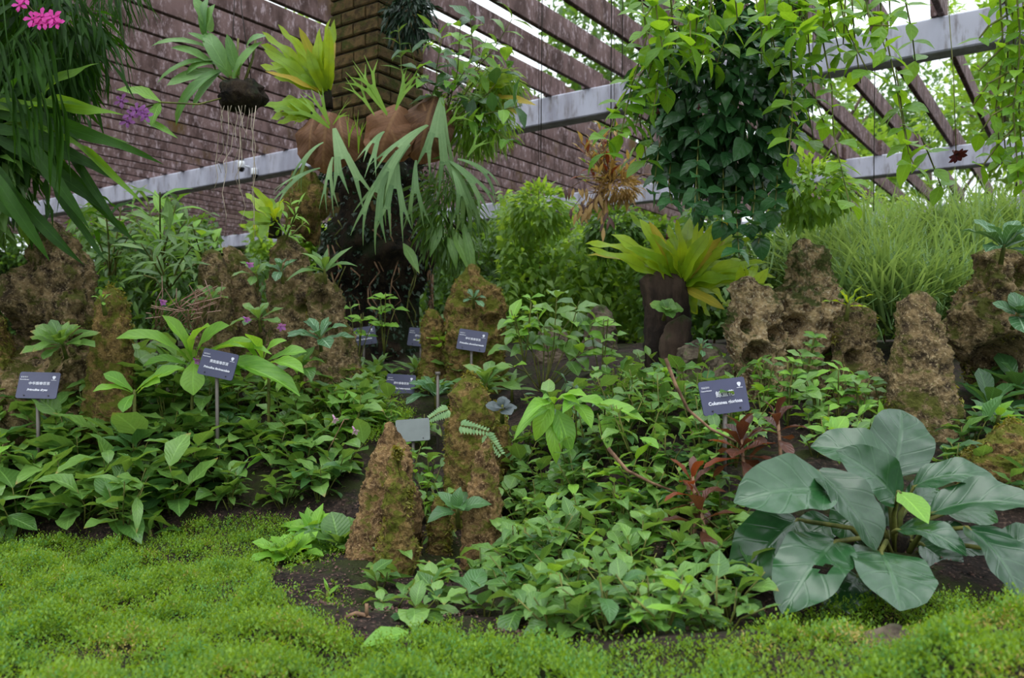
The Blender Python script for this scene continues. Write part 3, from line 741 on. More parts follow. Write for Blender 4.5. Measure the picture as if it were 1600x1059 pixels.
stag('staghorn fern with pale forked fronds at the middle of the pillar', 605, 215, 3.95,
     [(625, 165, 585, 255, 80), (600, 175, 630, 250, 70)],
     [(640, 225, 545, 310, 62, -.35), (625, 232, 530, 335, 66, -.4), (620, 235, 612, 325, 56, -.4), (668, 195, 560, 245, 54, -.4), (600, 205, 563, 222, 36, -.4), (650, 250, 640, 330, 46, -.3)],
     [(605, 178, 560, 90, 50, -.12), (605, 180, 545, 98, 45, -.12), (618, 170, 645, 95, 40, -.1), (618, 172, 640, 108, 34, -.12), (585, 180, 545, 115, 30, -.1)])
stag('large staghorn fern with long drooping fronds right of the pillar', 670, 205, 3.95,
     [(680, 150, 650, 260, 80), (660, 160, 690, 240, 60)],
     [(690, 152, 668, 275, 66, -.3), (692, 154, 700, 270, 40, -.3), (700, 255, 775, 345, 56, -.2), (705, 262, 745, 330, 44, -.25), (700, 250, 795, 300, 50, -.2), (710, 258, 785, 380, 40, -.15), (715, 248, 820, 262, 44, -.15)],
     [(695, 200, 725, 165, 45, -.15), (690, 195, 700, 155, 30, -.15), (730, 245, 760, 200, 40, -.1)])

STR = leafset('strap', .17, 'vivid', (.3, .7, 1.1), .4, 14, 3, .55)
STRD = leafset('strap', .15, 'fernd', (.5, .9, 1.4), .3, 12, 3, .4)
STRM = leafset('strap', .16, 'fern_mid', (.5, .9, 1.2), .35, 14, 3, .5)
STRY = leafset('strap', .15, 'yellow', (.3, .8), .3, 8, 3, .25)
ORC = leafset('strap', .24, 'orchid', (.3, .9, 1.5), .35, 7, 3, .05)
LAN = leafset('lance', .26, 'bed', (.4, .8, 1.2), .3, 6, 3, .1)
LANL = leafset('lance', .24, 'bed_light', (.4, .8, 1.2), .3, 6, 3, .1)
OVA = leafset('ovate', .58, 'bed', (.1, .5, .9, 1.4), .3, 6, 3, .16) + leafset('ovate', .68, 'bed', (.3, .8), .2, 6, 3, .16)
OVD = leafset('ovate', .56, 'bed_dark', (.3, .7, 1.1), .3, 6, 3, .14)
OVL = leafset('ovate', .5, 'bed_light', (.3, .7, 1.1), .3, 6, 3, .14)
OBO = leafset('obov', .44, 'bed', (.3, .6, 1.), .28, 6, 3, .2)
OBL = leafset('obov', .44, 'bed_light', (.3, .6, 1.), .28, 6, 3, .2)
OBS = leafset('obov', .46, 'silver', (.4, .8, 1.1), .28, 7, 3, .2)
HEA = leafset('heart', .78, 'vine', (.3, .6, .9), .2, 6, 3, .08)
HEAL = leafset('ovate', .62, 'vine_l', (.2, .5, .9), .2, 6, 3, .06)
RND = leafset('round', .95, 'bed', (.2, .5, .8), .2, 6, 3, .1)

def fan_fern(name, label, cx, cy, d, tips, w, meshes, group=None, curlback=.1, alt=None):
    t = thing(name, label, 'fern', P(cx, cy, d), group)
    tips = list(tips) + [(x + (cx - x) * random.uniform(.1, .35) + random.uniform(-14, 14), y + (cy - y) * random.uniform(.05, .3)) for x, y in tips[::2]]
    for i, (tx, ty) in enumerate(tips):
        bx = cx + (tx - cx) * .06; by = cy + (ty - cy) * .05
        dd = random.uniform(-.16, .16)
        ms = alt if alt and i % 7 == 5 else meshes
        leaf_px(t, (bx, by, d), (tx, ty, d + dd), w * random.uniform(.8, 1.2), ms, (random.uniform(-.5, .5), -1, .7), 'frond')
    MB().tube([(0, 0, -.06), (0, 0, 0), (0, 0, .03)], .03, .018, 7).build('crown', 'rootmass', t)
    return t
fan_fern('birds_nest_fern', 'yellow green fern fanning out left of the brick pillar', 512, 150, 4.1,
         [(402, 60), (412, 48), (425, 95), (438, 38), (455, 50), (470, 45), (480, 78), (492, 42), (508, 30), (520, 32), (408, 98), (445, 80), (520, 60), (430, 118)], 16, STR, 'strap ferns on the pillar', alt=STRY)
fan_fern('birds_nest_fern', 'small bright fern below the fan left of the pillar', 490, 185, 4.05, [(415, 155), (425, 165), (440, 148), (455, 152), (420, 180), (470, 150), (435, 190)], 18, STR, 'strap ferns on the pillar')
fan_fern('birds_nest_fern', 'small bright fern at the right of the pillar below the beam', 745, 150, 4.1, [(800, 115), (815, 110), (812, 128), (790, 105), (822, 140), (835, 160), (815, 175), (780, 100), (800, 185)], 16, STR, 'strap ferns on the pillar', alt=STRY)

# leafy climbers on the right of the pillar
def sprig(t, pts, d, meshes, L, step=.055, sides=True, rad=.003, mat='stem', droop=-.1, dj=0., skip=0):
    """a stem through photo points with leaves in pairs as its sub-parts"""
    ps = [P(x, y, d + (dj * i / max(1, len(pts) - 1))) - t.location for i, (x, y) in enumerate(pts)]
    cur = []
    for i in range(len(ps) - 1):
        n = max(2, int((ps[i + 1] - ps[i]).length / .03))
        for j in range(n): cur.append(ps[i].lerp(ps[i + 1], j / n))
    cur.append(ps[-1])
    st = MB().tube(cur[::2] + [cur[-1]] if len(cur) > 4 else cur, rad, rad * .6, 4).build('stem', mat, t)
    acc = 0; a = random.random() * 6
    for i in range(1, len(cur)):
        acc += (cur[i] - cur[i - 1]).length
        if acc >= step:
            acc = 0; tg = (cur[i] - cur[i - 1]).normalized()
            if i < skip: continue
            a += 1.57 + random.uniform(-.5, .5)
            ref = tg.cross(Vector((.2, 1, .1))).normalized(); oth = tg.cross(ref)
            for sgn in ((1, -1) if sides else (random.choice((1, -1)),)):
                d_ = (ref * math.cos(a) + oth * math.sin(a)) * sgn + tg * .35 + Vector((0, 0, droop))
                nn = Vector((random.uniform(-.4, .4), -.6, 1.0))
                put_leaf(st, cur[i], d_, nn, L * random.uniform(.75, 1.15), meshes)
    return st
cl = thing('climbing_shrub', 'leafy epiphyte with upright stems at the upper right of the pillar', 'plant', P(690, 170, 3.95))
for pts in ([(690, 175), (680, 120), (690, 60)], [(700, 170), (715, 110), (720, 30)], [(705, 180), (745, 120), (760, 60)], [(710, 185), (770, 140), (790, 95)], [(690, 170), (655, 120), (640, 70)], [(715, 190), (770, 175), (815, 165)], [(715, 195), (770, 200), (800, 225)], [(700, 160), (700, 100), (675, 45)], [(700, 150), (740, 90), (735, 30)], [(700, 150), (770, 80), (800, 30)]):
    sprig(cl, pts, 3.95, OVD + OVL if random.random() < .6 else LAN, .12, .05, dj=random.uniform(-.3, .1))
cl2 = thing('climbing_shrub', 'thin stemmed dark leafed seedling against the pillar corner', 'plant', P(630, 110, 4.2))
sprig(cl2, [(628, 130), (626, 80), (622, 40)], 4.15, LAN, .1, .06)
# dark hanging fern mass at the pillar's upper right and a feathery fern below
def hang_mass(name, label, c, rad, n, L, W, mat, down=.8, group=None, cat='fern'):
    t = thing(name, label, cat, c, group)
    p, dr = blob_points(n, (0, 0, 0), rad, .3)
    dr = dr * .6 + np.array([0, -.2, -down]) + rng.normal(0, .25, dr.shape)
    leaf_mass('foliage', p, dr, rng.uniform(.6, 1.2, n) * L, rng.uniform(.7, 1.2, n) * W, mat, t, droop=.15)
    return t
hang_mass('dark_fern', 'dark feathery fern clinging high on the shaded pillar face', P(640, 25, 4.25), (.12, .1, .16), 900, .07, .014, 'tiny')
hang_mass('feathery_fern', 'fine feathery green fern hanging right of the staghorns', P(745, 190, 4.05), (.17, .1, .16), 1300, .08, .01, 'back')
hang_mass('hanging_fern', 'ragged brown green fern hanging below the staghorns', P(700, 330, 4.1), (.16, .12, .25), 700, .12, .014, 'back_d')
hang_mass('bamboo_fern', 'fine feathery tuft right of the feathery fern', P(775, 130, 4.15), (.12, .1, .1), 500, .1, .012, 'back')
lv = thing('strap_leaf_fern', 'few broad hanging leaves right of the pillar foot', 'fern', P(690, 350, 4.0))
for b, tt, w in [((630, 380), (655, 425), 16), ((700, 370), (715, 420), 14), ((705, 355), (738, 430), 16), ((720, 340), (745, 450), 14), ((690, 350), (672, 400), 14)]:
    leaf_px(lv, (*b, 4.0), (*tt, 3.95), w, LAN, (.2, -1, .4))
MB().tube([(0, 0, .05), (.05, 0, 0), (.1, 0, -.05)], .008, .005).build('rhizome', 'rootmass', lv)

# small security cameras on the beam
def dome_cam(px, py, label):
    d = 11.78
    c = P(px, py, d); t = thing('dome_camera', label, 'camera', c, 'dome cameras on the beam')
    V, F = [], []; n = 12
    def lathe(prof, mat, name):
        V, F = [], []
        for r, zz in prof:
            for k in range(n): V.append((r * math.cos(2 * math.pi * k / n), r * math.sin(2 * math.pi * k / n), zz))
        for i in range(len(prof) - 1):
            for k in range(n): F.append((i * n + k, i * n + (k + 1) % n, (i + 1) * n + (k + 1) % n, (i + 1) * n + k))
        obj(name, mesh_from(name, V, F, mat), t)
    lathe([(.002, .09), (.04, .09), (.05, .08), (.052, .01), (.05, 0)], 'white', 'housing')
    lathe([(.048, 0), (.046, -.02), (.035, -.045), (.015, -.058), (.001, -.06)], 'black', 'dome')
    MB().tube([(0, 0, .04), (.08, .12, .03), (.12, .3, .03)], .015, .015, 6).build('bracket', 'white', t)
dome_cam(377, 262, 'small white dome camera on the far beam at the left')
dome_cam(398, 273, 'second dome camera just right of the white one on the beam')
LANDMARKS.append((600, 230, 'the staghorn ferns'))

# ================================================================== name plates
def text_obj(body, size, parent, loc, mat='ink', name='lettering', align='CENTER', bold=0., shear=0.):
    cu = bpy.data.curves.new(name, 'FONT'); cu.body = body; cu.size = size; cu.align_x = align; cu.align_y = 'CENTER'
    cu.extrude = .0004; cu.offset = bold; cu.shear = shear; cu.resolution_u = 2
    cu.materials.append(M[mat])
    tmp = bpy.data.objects.new(name, cu); C.objects.link(tmp); bpy.context.view_layer.update()
    me = bpy.data.meshes.new_from_object(tmp.evaluated_get(bpy.context.evaluated_depsgraph_get())); bpy.data.objects.remove(tmp)
    o = obj(name, me, parent); o.matrix_basis = Matrix.Translation(loc) @ Matrix.Rotation(math.pi / 2, 4, 'X')
    return o
SW, SHT = .13, .092
plate_me = None
def plate_mesh():
    V, F = [], []; r = .007; n = 4
    pts = []
    for cx, cz, a0 in ((SW / 2 - r, SHT - r, 0), (-SW / 2 + r, SHT - r, 90), (-SW / 2 + r, r, 180), (SW / 2 - r, r, 270)):
        for k in range(n + 1):
            a = math.radians(a0 + 90 * k / n); pts.append((cx + r * math.cos(a), cz + r * math.sin(a)))
    m = len(pts)
    for y in (-.0022, .0022):
        V += [(x, y, z) for x, z in pts]
    F.append(tuple(range(m))); F.append(tuple(range(m, 2 * m))[::-1])
    for k in range(m): F.append((k, k + m, (k + 1) % m + m, (k + 1) % m))
    return mesh_from('plate', V, F, 'plate', smooth=False)
plate_me = plate_mesh()
pin_me = MB().tube([(0, .001, 0), (0, -.0045, 0)], .0028, .0022, 8).mesh('pin', 'black', False)
logo_me = leaf_mesh('emblem', 'heart', .85, 'ink', 0, 0, 6)
def sign(label, px, py, d, roll=0, yaw=0, lean=-.25, zh='', latin='', scale=1., stake=True, mat=None, big=False):
    """px, py: centre of the plate"""
    c = P(px, py, d)
    t = thing('plant_label', label, 'sign', c, 'dark plant name plates' if mat is None else None)
    m = Matrix.Rotation(yaw, 4, 'Z') @ Matrix.Rotation(lean, 4, 'X') @ Matrix.Rotation(roll, 4, 'Y') @ Matrix.Scale(scale, 4)
    pl = obj('plate', plate_me if mat is None else mesh_copy_mat(plate_me, mat), t, m @ Matrix.Translation((0, 0, -SHT / 2)))
    y = -.003
    for sx in (-.3, .3):
        obj('pin', pin_me, pl, Matrix.Translation((sx * SW, y + .002, .01)))
    if zh:
        text_obj(zh, .0175 if big else .0115, pl, (0.003, y, SHT * .56), bold=.0002)
        text_obj(latin, .0125 if big else .0105, pl, (0, y, SHT * .32), bold=.0004, shear=.0 if big else .2)
        text_obj('苦苣苔科', .0058, pl, (-SW * .37, y, SHT * .8))
        text_obj('Gesneriaceae', .0055, pl, (-SW * .36, y, SHT * .71), bold=.0001)
        obj('emblem', logo_me, pl, Matrix.Translation((SW * .36, y, SHT * .86)) @ Matrix.Rotation(math.pi / 2, 4, 'X') @ Matrix.Rotation(math.pi, 4, 'Z') @ Matrix.Scale(.013, 4))
        MB().box((SW * .3, y - .0003, SHT * .69), (SW * .43, y + .0003, SHT * .705)).build('emblem_line', 'ink', pl, False)
    if stake:
        g = float(G(c.x, c.y + .02)) - c.z - .05
        bot = m @ Vector((0, .004, -SHT * .3))
        MB().tube([bot + Vector((0, .003, .0)), Vector((bot.x * .8, bot.y + .01, g))], .0065, .0065, 6).build('stake', 'stake', t)
    LANDMARKS.append((px, py, label))
    return t
def mesh_copy_mat(me, mat):
    m2 = me.copy(); m2.materials.clear(); m2.materials.append(M[mat]); return m2
sign('dark name plate in front of the far left tufa rock', 60, 602, 2.78, .03, .1, -.35, '中华报春苣苔', 'Primulina dryas')
sign('dark name plate tilted among the broad pale leaves at the left', 341, 569, 2.85, .2, -.1, -.2, '黄斑报春苣苔', 'Primulina flavimaculata')
sign('small dark name plate at the foot of the pillar', 567, 525, 4.15, -.14, .15, -.2, '线叶报春苣苔', 'Primulina linearifolia')
sign('dark name plate half hidden left of the upright pale rosette', 658, 527, 4.1, .1, -.1, -.2, '烟叶报春苣苔', 'Primulina sinensis')
sign('dark name plate in front of the mossy twin topped rock', 738, 532, 3.65, .15, -.1, -.2, '寿城报春苣苔', 'Primulina shouchengensis')
sign('dark name plate on a stake in the middle of the bed', 626, 601, 3.65, .06, -.1, -.2, '烟叶报春苣苔', 'Primulina heterotricha')
sign('largest dark name plate behind the bronze leaved plant', 1131, 619, 2.22, -.12, .12, -.2, '鲸鱼花', 'Columnea gloriosa', big=True)
sign('plain pale grey plate lying behind the sloping mossy pinnacle', 645, 672, 2.85, -.08, 0, -.5, mat='plate_pale', scale=.9)
t = thing('plant_stake', 'bare metal label stake left of the tallest mossy pinnacle', 'stake', P(684, 640, 3.0))
zg = float(G(t.location.x, 3.0)) - t.location.z
MB().tube([(0, 0, zg - .04), (0, 0, .13)], .006, .006, 6).build('rod', 'stake', t); MB().box((-.009, -.007, .125), (.009, .007, .137), .002).build('cap', 'stake', t)

# ================================================================== large glossy plant at the right
BIG = [leaf_mesh('leaf_large', 'round', .95, 'big', c, f, 14, 7, .07, i) for i, (c, f) in enumerate([(.5, .18), (.9, .25), (1.2, .15)])]
BIGD = [leaf_mesh('leaf_large_dark', 'round', .9, 'big_dark', c, f, 14, 7, .07, 9 + i) for i, (c, f) in enumerate([(.7, .25), (1.1, .3)])]
BIGH = [leaf_mesh('leaf_large_torn', 'round', .95, 'big', .9, .2, 22, 9, .1, 21, holes=((9, 2), (10, 2), (10, 3), (11, 2)))]
bp = thing('large_leaf_plant', 'plant with very large round glossy blue green leaves at the lower right', 'plant', P(1400, 868, 1.88))
crown = Vector((0, 0, 0))
def bl_(b, tt, w, ms, nrm=(0, -.6, 1), pet=True):
    lf = leaf_px(bp, b, tt, w, ms, nrm)
    if pet:
        B = P(*b) - bp.location; mid = (B * .55) + Vector((0, .02, .03))
        MB().tube([Vector((B.x * .1, B.y * .1, -.01)), mid * .8, B, B + (P(*tt) - P(*b)) * .08], .007, .004, 6).build('petiole', 'stem', bp)
bl_((1396, 740, 1.95), (1412, 640, 2.02), 98, [BIG[0]], (.1, -1, .5))
bl_((1392, 730, 1.92), (1272, 688, 1.95), 74, [BIG[1]], (-.2, -.8, .9))
bl_((1402, 782, 1.86), (1318, 702, 1.84), 74, [BIG[1]], (-.2, -.9, .7))
bl_((1296, 768, 1.75), (1156, 772, 1.68), 100, [BIG[1]], (0, -.85, .8))
bl_((1276, 736, 1.78), (1376, 850, 1.68), 84, [BIGD[0]], (.4, -.9, .5))
bl_((1404, 768, 1.8), (1450, 814, 1.72), 46, OVL, (.2, -1, .6))
bl_((1428, 760, 1.9), (1560, 736, 1.82), 62, [BIG[2]], (0, -.6, 1))
bl_((1455, 802, 1.82), (1625, 778, 1.72), 76, [BIG[1]], (.1, -.6, 1))
bl_((1306, 846, 1.72), (1226, 942, 1.58), 104, BIGH, (-.2, -.7, .8))
bl_((1376, 862, 1.72), (1408, 942, 1.55), 122, [BIG[0]], (0, -.8, .7))
bl_((1402, 828, 1.78), (1512, 852, 1.66), 56, [BIG[2]], (0, -.6, 1))
bl_((1512, 824, 1.74), (1612, 940, 1.6), 96, [BIG[1]], (.3, -.8, .6))
bl_((1246, 812, 1.78), (1150, 905, 1.7), 92, [BIGD[1]], (-.3, -.8, .6))
bl_((1440, 850, 1.85), (1500, 900, 1.8), 70, [BIGD[0]], (.1, -.7, .7))
bl_((1360, 800, 1.9), (1300, 830, 1.9), 70, [BIGD[1]], (-.1, -.7, .7))
bl_((1480, 800, 1.95), (1560, 800, 1.95), 60, [BIGD[0]], (.1, -.7, .7))
bl_((1420, 790, 1.95), (1470, 760, 2.0), 50, [BIGD[0]], (.1, -.7, .7))
bl_((1560, 860, 1.8), (1625, 830, 1.8), 50, [BIG[0]], (.1, -.7, .7))
bl_((1340, 900, 1.75), (1300, 960, 1.66), 60, [BIGD[1]], (0, -.7, .7))
for b, tt, w in [((1395, 862, 1.92), (1335, 885, 1.82), 66), ((1425, 852, 1.92), (1480, 872, 1.86), 60), ((1388, 830, 1.98), (1322, 795, 2.0), 64), ((1445, 832, 1.95), (1540, 872, 1.88), 64), ((1380, 880, 1.88), (1352, 935, 1.78), 60), ((1432, 880, 1.88), (1486, 930, 1.78), 64), ((1300, 815, 1.95), (1240, 850, 1.92), 56), ((1500, 850, 1.95), (1580, 895, 1.9), 60)]:
    bl_(b, tt, w, BIGD, (random.uniform(-.2, .2), -.7, .7))
MB().tube([(0, 0, -.08), (0, 0, .01), (.01, -.01, .05)], .03, .018, 8).build('crown', 'rootmass', bp)
LANDMARKS.append((1400, 800, 'the large glossy leaves'))

# ================================================================== fern on the stump
t = fan_fern('birds_nest_fern', 'big yellow green strap fern growing from the dark stump', 1062, 448, 3.08,
    [(912, 362), (925, 385), (960, 360), (988, 332), (1002, 338), (1018, 345), (1030, 360), (1045, 352), (1060, 345), (1078, 340), (1100, 342), (1120, 346), (1140, 340), (1160, 332), (1172, 345), (1185, 360), (1160, 400), (1196, 402), (1212, 425), (1130, 480), (1112, 492), (1092, 488), (1150, 430), (1180, 440), (1010, 395), (1148, 470)], 19, STR, alt=STRY)
fan_fern('birds_nest_fern', 'small yellow green fern between the stump and the pale rock', 1150, 480, 2.95, [(1185, 405), (1200, 420), (1212, 440), (1190, 440), (1160, 420), (1130, 470)], 16, STR)
rosette('creeping_plant', 'round leaved creeper on the front of the stump', 'plant', P(1040, 485, 2.92), 8, .055, RND, (0, .8), (.9, 0))
LANDMARKS.append((1070, 420, 'the yellow green stump fern'))

# ================================================================== hanging vines
HEA2 = leafset('ovate', .62, 'vine', (.3, .6, .9), .25, 6, 3, .1)
hv = thing('hanging_vine', 'huge hanging basket vine with dense dark leaves at the upper right', 'vine', P(1128, 150, 3.0))
def vine_ball(c, rad, n, meshes, L, t, name='leaf', low=-1.):
    for i in range(n):
        u = 1 - 2 * (i + .5) / n; a = i * 2.39996
        if u < low: continue
        rr = math.sqrt(1 - u * u)
        d = Vector((rr * math.cos(a), rr * math.sin(a), u))
        if d.y > .55: continue
        p = Vector(c) + Vector((d.x * rad[0], d.y * rad[1], d.z * rad[2])) * (random.uniform(.84, 1.06) + .1 * math.sin(d.x * 6 + 1) * math.sin(d.z * 7))
        dir_ = d * .7 + Vector((random.uniform(-.9, .9), random.uniform(-.5, .2), -.6)); nn = d + Vector((0, 0, .5))
        put_leaf(t, p, dir_, nn, L * random.uniform(.75, 1.2), meshes, name)
vine_ball((0, 0, .0), (.28, .26, .36), 300, HEA2 + HEA[:1], .08, hv)
pm, dm_ = blob_points(1500, (0, 0, 0), (.24, .22, .33), .6)
leaf_mass('inner_leaves', pm, dm_ * .6 + np.array([0, 0, -.7]) + rng.normal(0, .3, dm_.shape), rng.uniform(.05, .085, 1500), rng.uniform(.03, .05, 1500), 'vine', hv)
MB().tube([(0, 0, .3), (0, 0, 1.0), (0, 0, 2.2)], .003, .003, 5).build('hanging_wire', 'wire', hv)
for pts, dj in (([(1060, 120), (1030, 230), (1020, 300)], -.2), ([(1090, 180), (1090, 280), (1095, 345)], -.3), ([(1130, 200), (1130, 290), (1128, 355)], -.35), ([(1170, 220), (1180, 300), (1175, 350)], -.3),
                ([(1210, 150), (1230, 230), (1240, 300)], -.2), ([(1200, 200), (1215, 280), (1210, 330)], -.25), ([(1050, 220), (1045, 290), (1050, 320)], -.3), ([(1150, 250), (1150, 330), (1155, 400)], -.4),
                ([(1090, 120), (1092, 210), (1085, 330)], -.36), ([(1190, 260), (1195, 330), (1185, 380)], -.3)):
    sprig(hv, pts, 2.95, HEA, .07, .04, dj=dj, droop=-.5)
hv2 = thing('trailing_vine', 'bright green trailing vine left of the dark hanging basket vine', 'vine', P(1000, 60, 2.8))
for pts in ([(1040, -20), (1010, 60), (985, 140), (970, 210)], [(1080, -30), (1060, 40), (1030, 110), (1020, 180)], [(1000, -20), (1010, 50), (1020, 90)], [(1060, -10), (1020, 90), (1000, 170), (990, 210)],
            [(990, 120), (960, 180), (945, 240)], [(1040, 60), (1000, 120), (975, 175)], [(1090, 20), (1050, 70), (1040, 150)], [(1120, -20), (1100, 40), (1075, 90)], [(1150, -20), (1140, 40), (1120, 100)], [(1020, 100), (1000, 190), (1010, 250)]):
    sprig(hv2, pts, 2.75, HEAL, .082, .048, dj=random.uniform(-.25, .1), droop=-.3)
hv3 = thing('trailing_vine', 'bright trailing vine with long hanging stems right of the basket vine', 'vine', P(1300, 0, 2.6))
for pts in ([(1240, -20), (1236, 80), (1238, 190), (1230, 260)], [(1290, -20), (1285, 60), (1300, 140), (1302, 210), (1330, 330)], [(1330, -20), (1335, 60), (1345, 130)], [(1375, -20), (1378, 60), (1385, 80)],
            [(1385, 60), (1400, 130), (1412, 200), (1420, 240)], [(1410, -20), (1425, 50), (1430, 95)], [(1200, -20), (1205, 60), (1230, 130), (1215, 200)], [(1260, -20), (1262, 50), (1270, 140), (1290, 200)],
            [(1180, -10), (1190, 50), (1190, 100)], [(1310, -20), (1320, 40), (1355, 110)], [(1220, 0), (1250, 90), (1262, 170), (1275, 235)], [(1350, -20), (1360, 40), (1390, 40)], [(1440, 215), (1455, 250), (1470, 290)], [(1400, 110), (1420, 240), (1430, 262)]):
    sprig(hv3, pts, 2.6, HEAL, .078, .05, dj=random.uniform(-.2, .2), droop=-.15)
hv4 = thing('trailing_vine', 'dense green curtain of trailing stems at the upper right edge', 'vine', P(1585, 60, 2.2))
for k in range(9):
    x = 1560 + k * 9; sprig(hv4, [(x, -30), (x + 8, 70), (x - 4, 170), (x + 4, 250 + 9 * k)], 2.15 + .04 * (k % 3), HEAL, .05, .032, dj=random.uniform(-.1, .1), droop=-.3)
for pts in ([(1580, 20), (1545, 40), (1530, 60)], [(1580, 60), (1550, 90), (1530, 110)], [(1580, 110), (1545, 130), (1520, 165)], [(1585, 160), (1550, 180), (1530, 210)], [(1585, 200), (1560, 225), (1535, 260)]):
    sprig(hv4, pts, 2.15, HEAL, .05, .035)
for k in range(20):
    x = random.uniform(1000, 1440); y = random.uniform(20, 95); x2 = x + random.uniform(-25, 25)
    sprig(hv3 if x > 1180 else hv2, [(x, -40), ((x + x2) / 2, y * .4), (x2, y)], 2.55, HEAL, .09, .05, dj=random.uniform(-.2, .2), droop=-.2)
# maroon flower on the trailing vine and small dark buds
def flower(t, px, py, d, L, mesh_mat, n=5, name='flower', el=.2, face=(0, -1, .2)):
    ms = leafset('obov', .5, mesh_mat, (.4, .8), .2, 4, 3, .1)
    c = P(px, py, d) - t.location; f = Vector(face).normalized(); a0 = random.random() * 6
    x = f.cross(Vector((0, 0, 1))).normalized(); y = f.cross(x)
    tube = MB().tube([c - f * L * .5, c, c + f * L * .1], L * .12, L * .22, 6).build(name, mesh_mat, t)
    for i in range(n):
        a = a0 + 6.283 * i / n; dd = (x * math.cos(a) + y * math.sin(a)) * math.cos(el) + f * math.sin(el)
        put_leaf(tube, c, dd, f, L * random.uniform(.85, 1.1), ms, 'petal')
    return tube
flower(hv3, 1494, 240, 2.55, .034, 'maroon', 8, face=(.2, -.7, -.8), el=.5)
MB().tube([P(1494, 238, 2.55) - hv3.location, P(1490, 120, 2.55) - hv3.location, P(1480, -20, 2.55) - hv3.location], .0015, .0015, 4).build('stem', 'stem', hv3)
for (x, y) in ((962, 165), (1028, 172), (975, 203), (1092, 165), (1042, 368)): flower(hv2, x, y, 2.6, .014, 'maroon', 5, 'bud', el=.9, face=(0, -.3, -1))
# thin wires hanging from the roof
for i, (x, y1, lab) in enumerate([(954, 225, 'thin hanging wire left of the bright trailing vine'), (972, 120, 'thin hanging wire touching the bright trailing vine'), (845, 250, 'thin hanging wire in front of the near beam'), (1365, 330, 'thin wire hanging down to the tall grass')]):
    d = 3.4 if i else 3.6; c = P(x, y1, d)
    w = MB().tube([(0, 0, 0), (.01, 0, 1.2), (0, 0, ROOFZ + BH - c.z)], .0018, .0018, 4).build('hanging_wire', 'wire'); w.location = c
    tag(w, lab, 'wire', 'wires hanging from the roof')

# reddish hanging plant
def tuft(name, label, cat, c, n, L, W, mat, el=(-.2, 1.2), rad=.05, group=None, part='leaves', droop=.2):
    t = thing(name, label, cat, c, group)
    a = rng.random(n) * 6.283; e = rng.uniform(el[0], el[1], n)
    dr = np.stack([np.cos(e) * np.cos(a), np.cos(e) * np.sin(a), np.sin(e)], 1)
    p = dr * rad * rng.random((n, 1))
    leaf_mass(part, p, dr, L * rng.uniform(.6, 1.15, n), W * rng.uniform(.7, 1.2, n), mat, t, droop=droop)
    return t
rt = thing('red_hanging_plant', 'hanging plant with dry reddish brown leaves below the near beam', 'plant', P(955, 285, 4.2))
for k in range(26):
    a = random.uniform(0, 6.28); e = random.uniform(.1, 1.4); dd = sph(a, e); L = random.uniform(.15, .3)
    top = dd * L; mid = dd * L * .6 + Vector((0, 0, .02))
    st = MB().tube([Vector((0, 0, 0)), mid, top], .003, .0015, 4).build('stem', 'twig', rt)
    for j in range(8):
        f = .3 + .7 * j / 7
        put_leaf(st, top * f, dd * .6 + Vector((random.uniform(-1, 1), random.uniform(-1, 1), random.uniform(-.3, .6))), (0, -.3, 1), random.uniform(.05, .085), leafset('lance', .3, random.choice(['straw', 'straw', 'straw', 'straw', 'red', 'bed']), (.4, .9), .3, 4, 3, .1))
for k in range(9):
    x = 880 + k * 9; y = 330 + random.uniform(-30, 40)
    B = P(940, 300, 4.2) - rt.location; T = P(x, y, 4.1) - rt.location
    st = MB().tube([B, (B + T) / 2 + Vector((0, 0, .06)), T], .003, .0015, 4).build('stem', 'twig', rt)
    for j in range(6): put_leaf(st, B.lerp(T, .4 + j * .11) + Vector((0, 0, .02)), Vector((random.uniform(-.6, .6), -.2, -1)), (0, -1, .2), random.uniform(.05, .08), leafset('lance', .3, random.choice(['straw', 'straw', 'bronze']), (.4, .9), .3, 4, 3, .1))
MB().tube([(0, 0, 0), (0, 0, .8), (0, 0, ROOFZ + BH - rt.location.z)], .0018, .0018, 4).build('hanging_wire', 'wire', rt)
hang_mass('root_ball', 'brown root clump under the reddish hanging plant', P(965, 292, 4.2), (.1, .08, .07), 500, .06, .012, 'straw', .2, cat='plant')
for i, (x, y, d, r, lab) in enumerate([(842, 330, 5.2, .2, 'round hanging leafy ball in front of the vine curtain'), (1270, 300, 3.9, .18, 'round hanging clump of leaves right of the basket vine'), (960, 360, 5.0, .18, 'small leafy hanging clump above the stump fern')]):
    t = thing('hanging_plant', lab, 'plant', P(x, y, d), 'round hanging plants')
    p, dr = blob_points(900, (0, 0, 0), (r, r, r * .8), .4)
    leaf_mass('foliage', p, dr + np.array([0, 0, -.5]), rng.uniform(.04, .08, 900), rng.uniform(.02, .035, 900), 'back' if i != 2 else 'back_d', t)
    MB().tube([(0, 0, 0), (0, 0, 1.2), (0, 0, ROOFZ + BH - P(x, y, d).z)], .0018, .0018, 4).build('hanging_wire', 'wire', t)

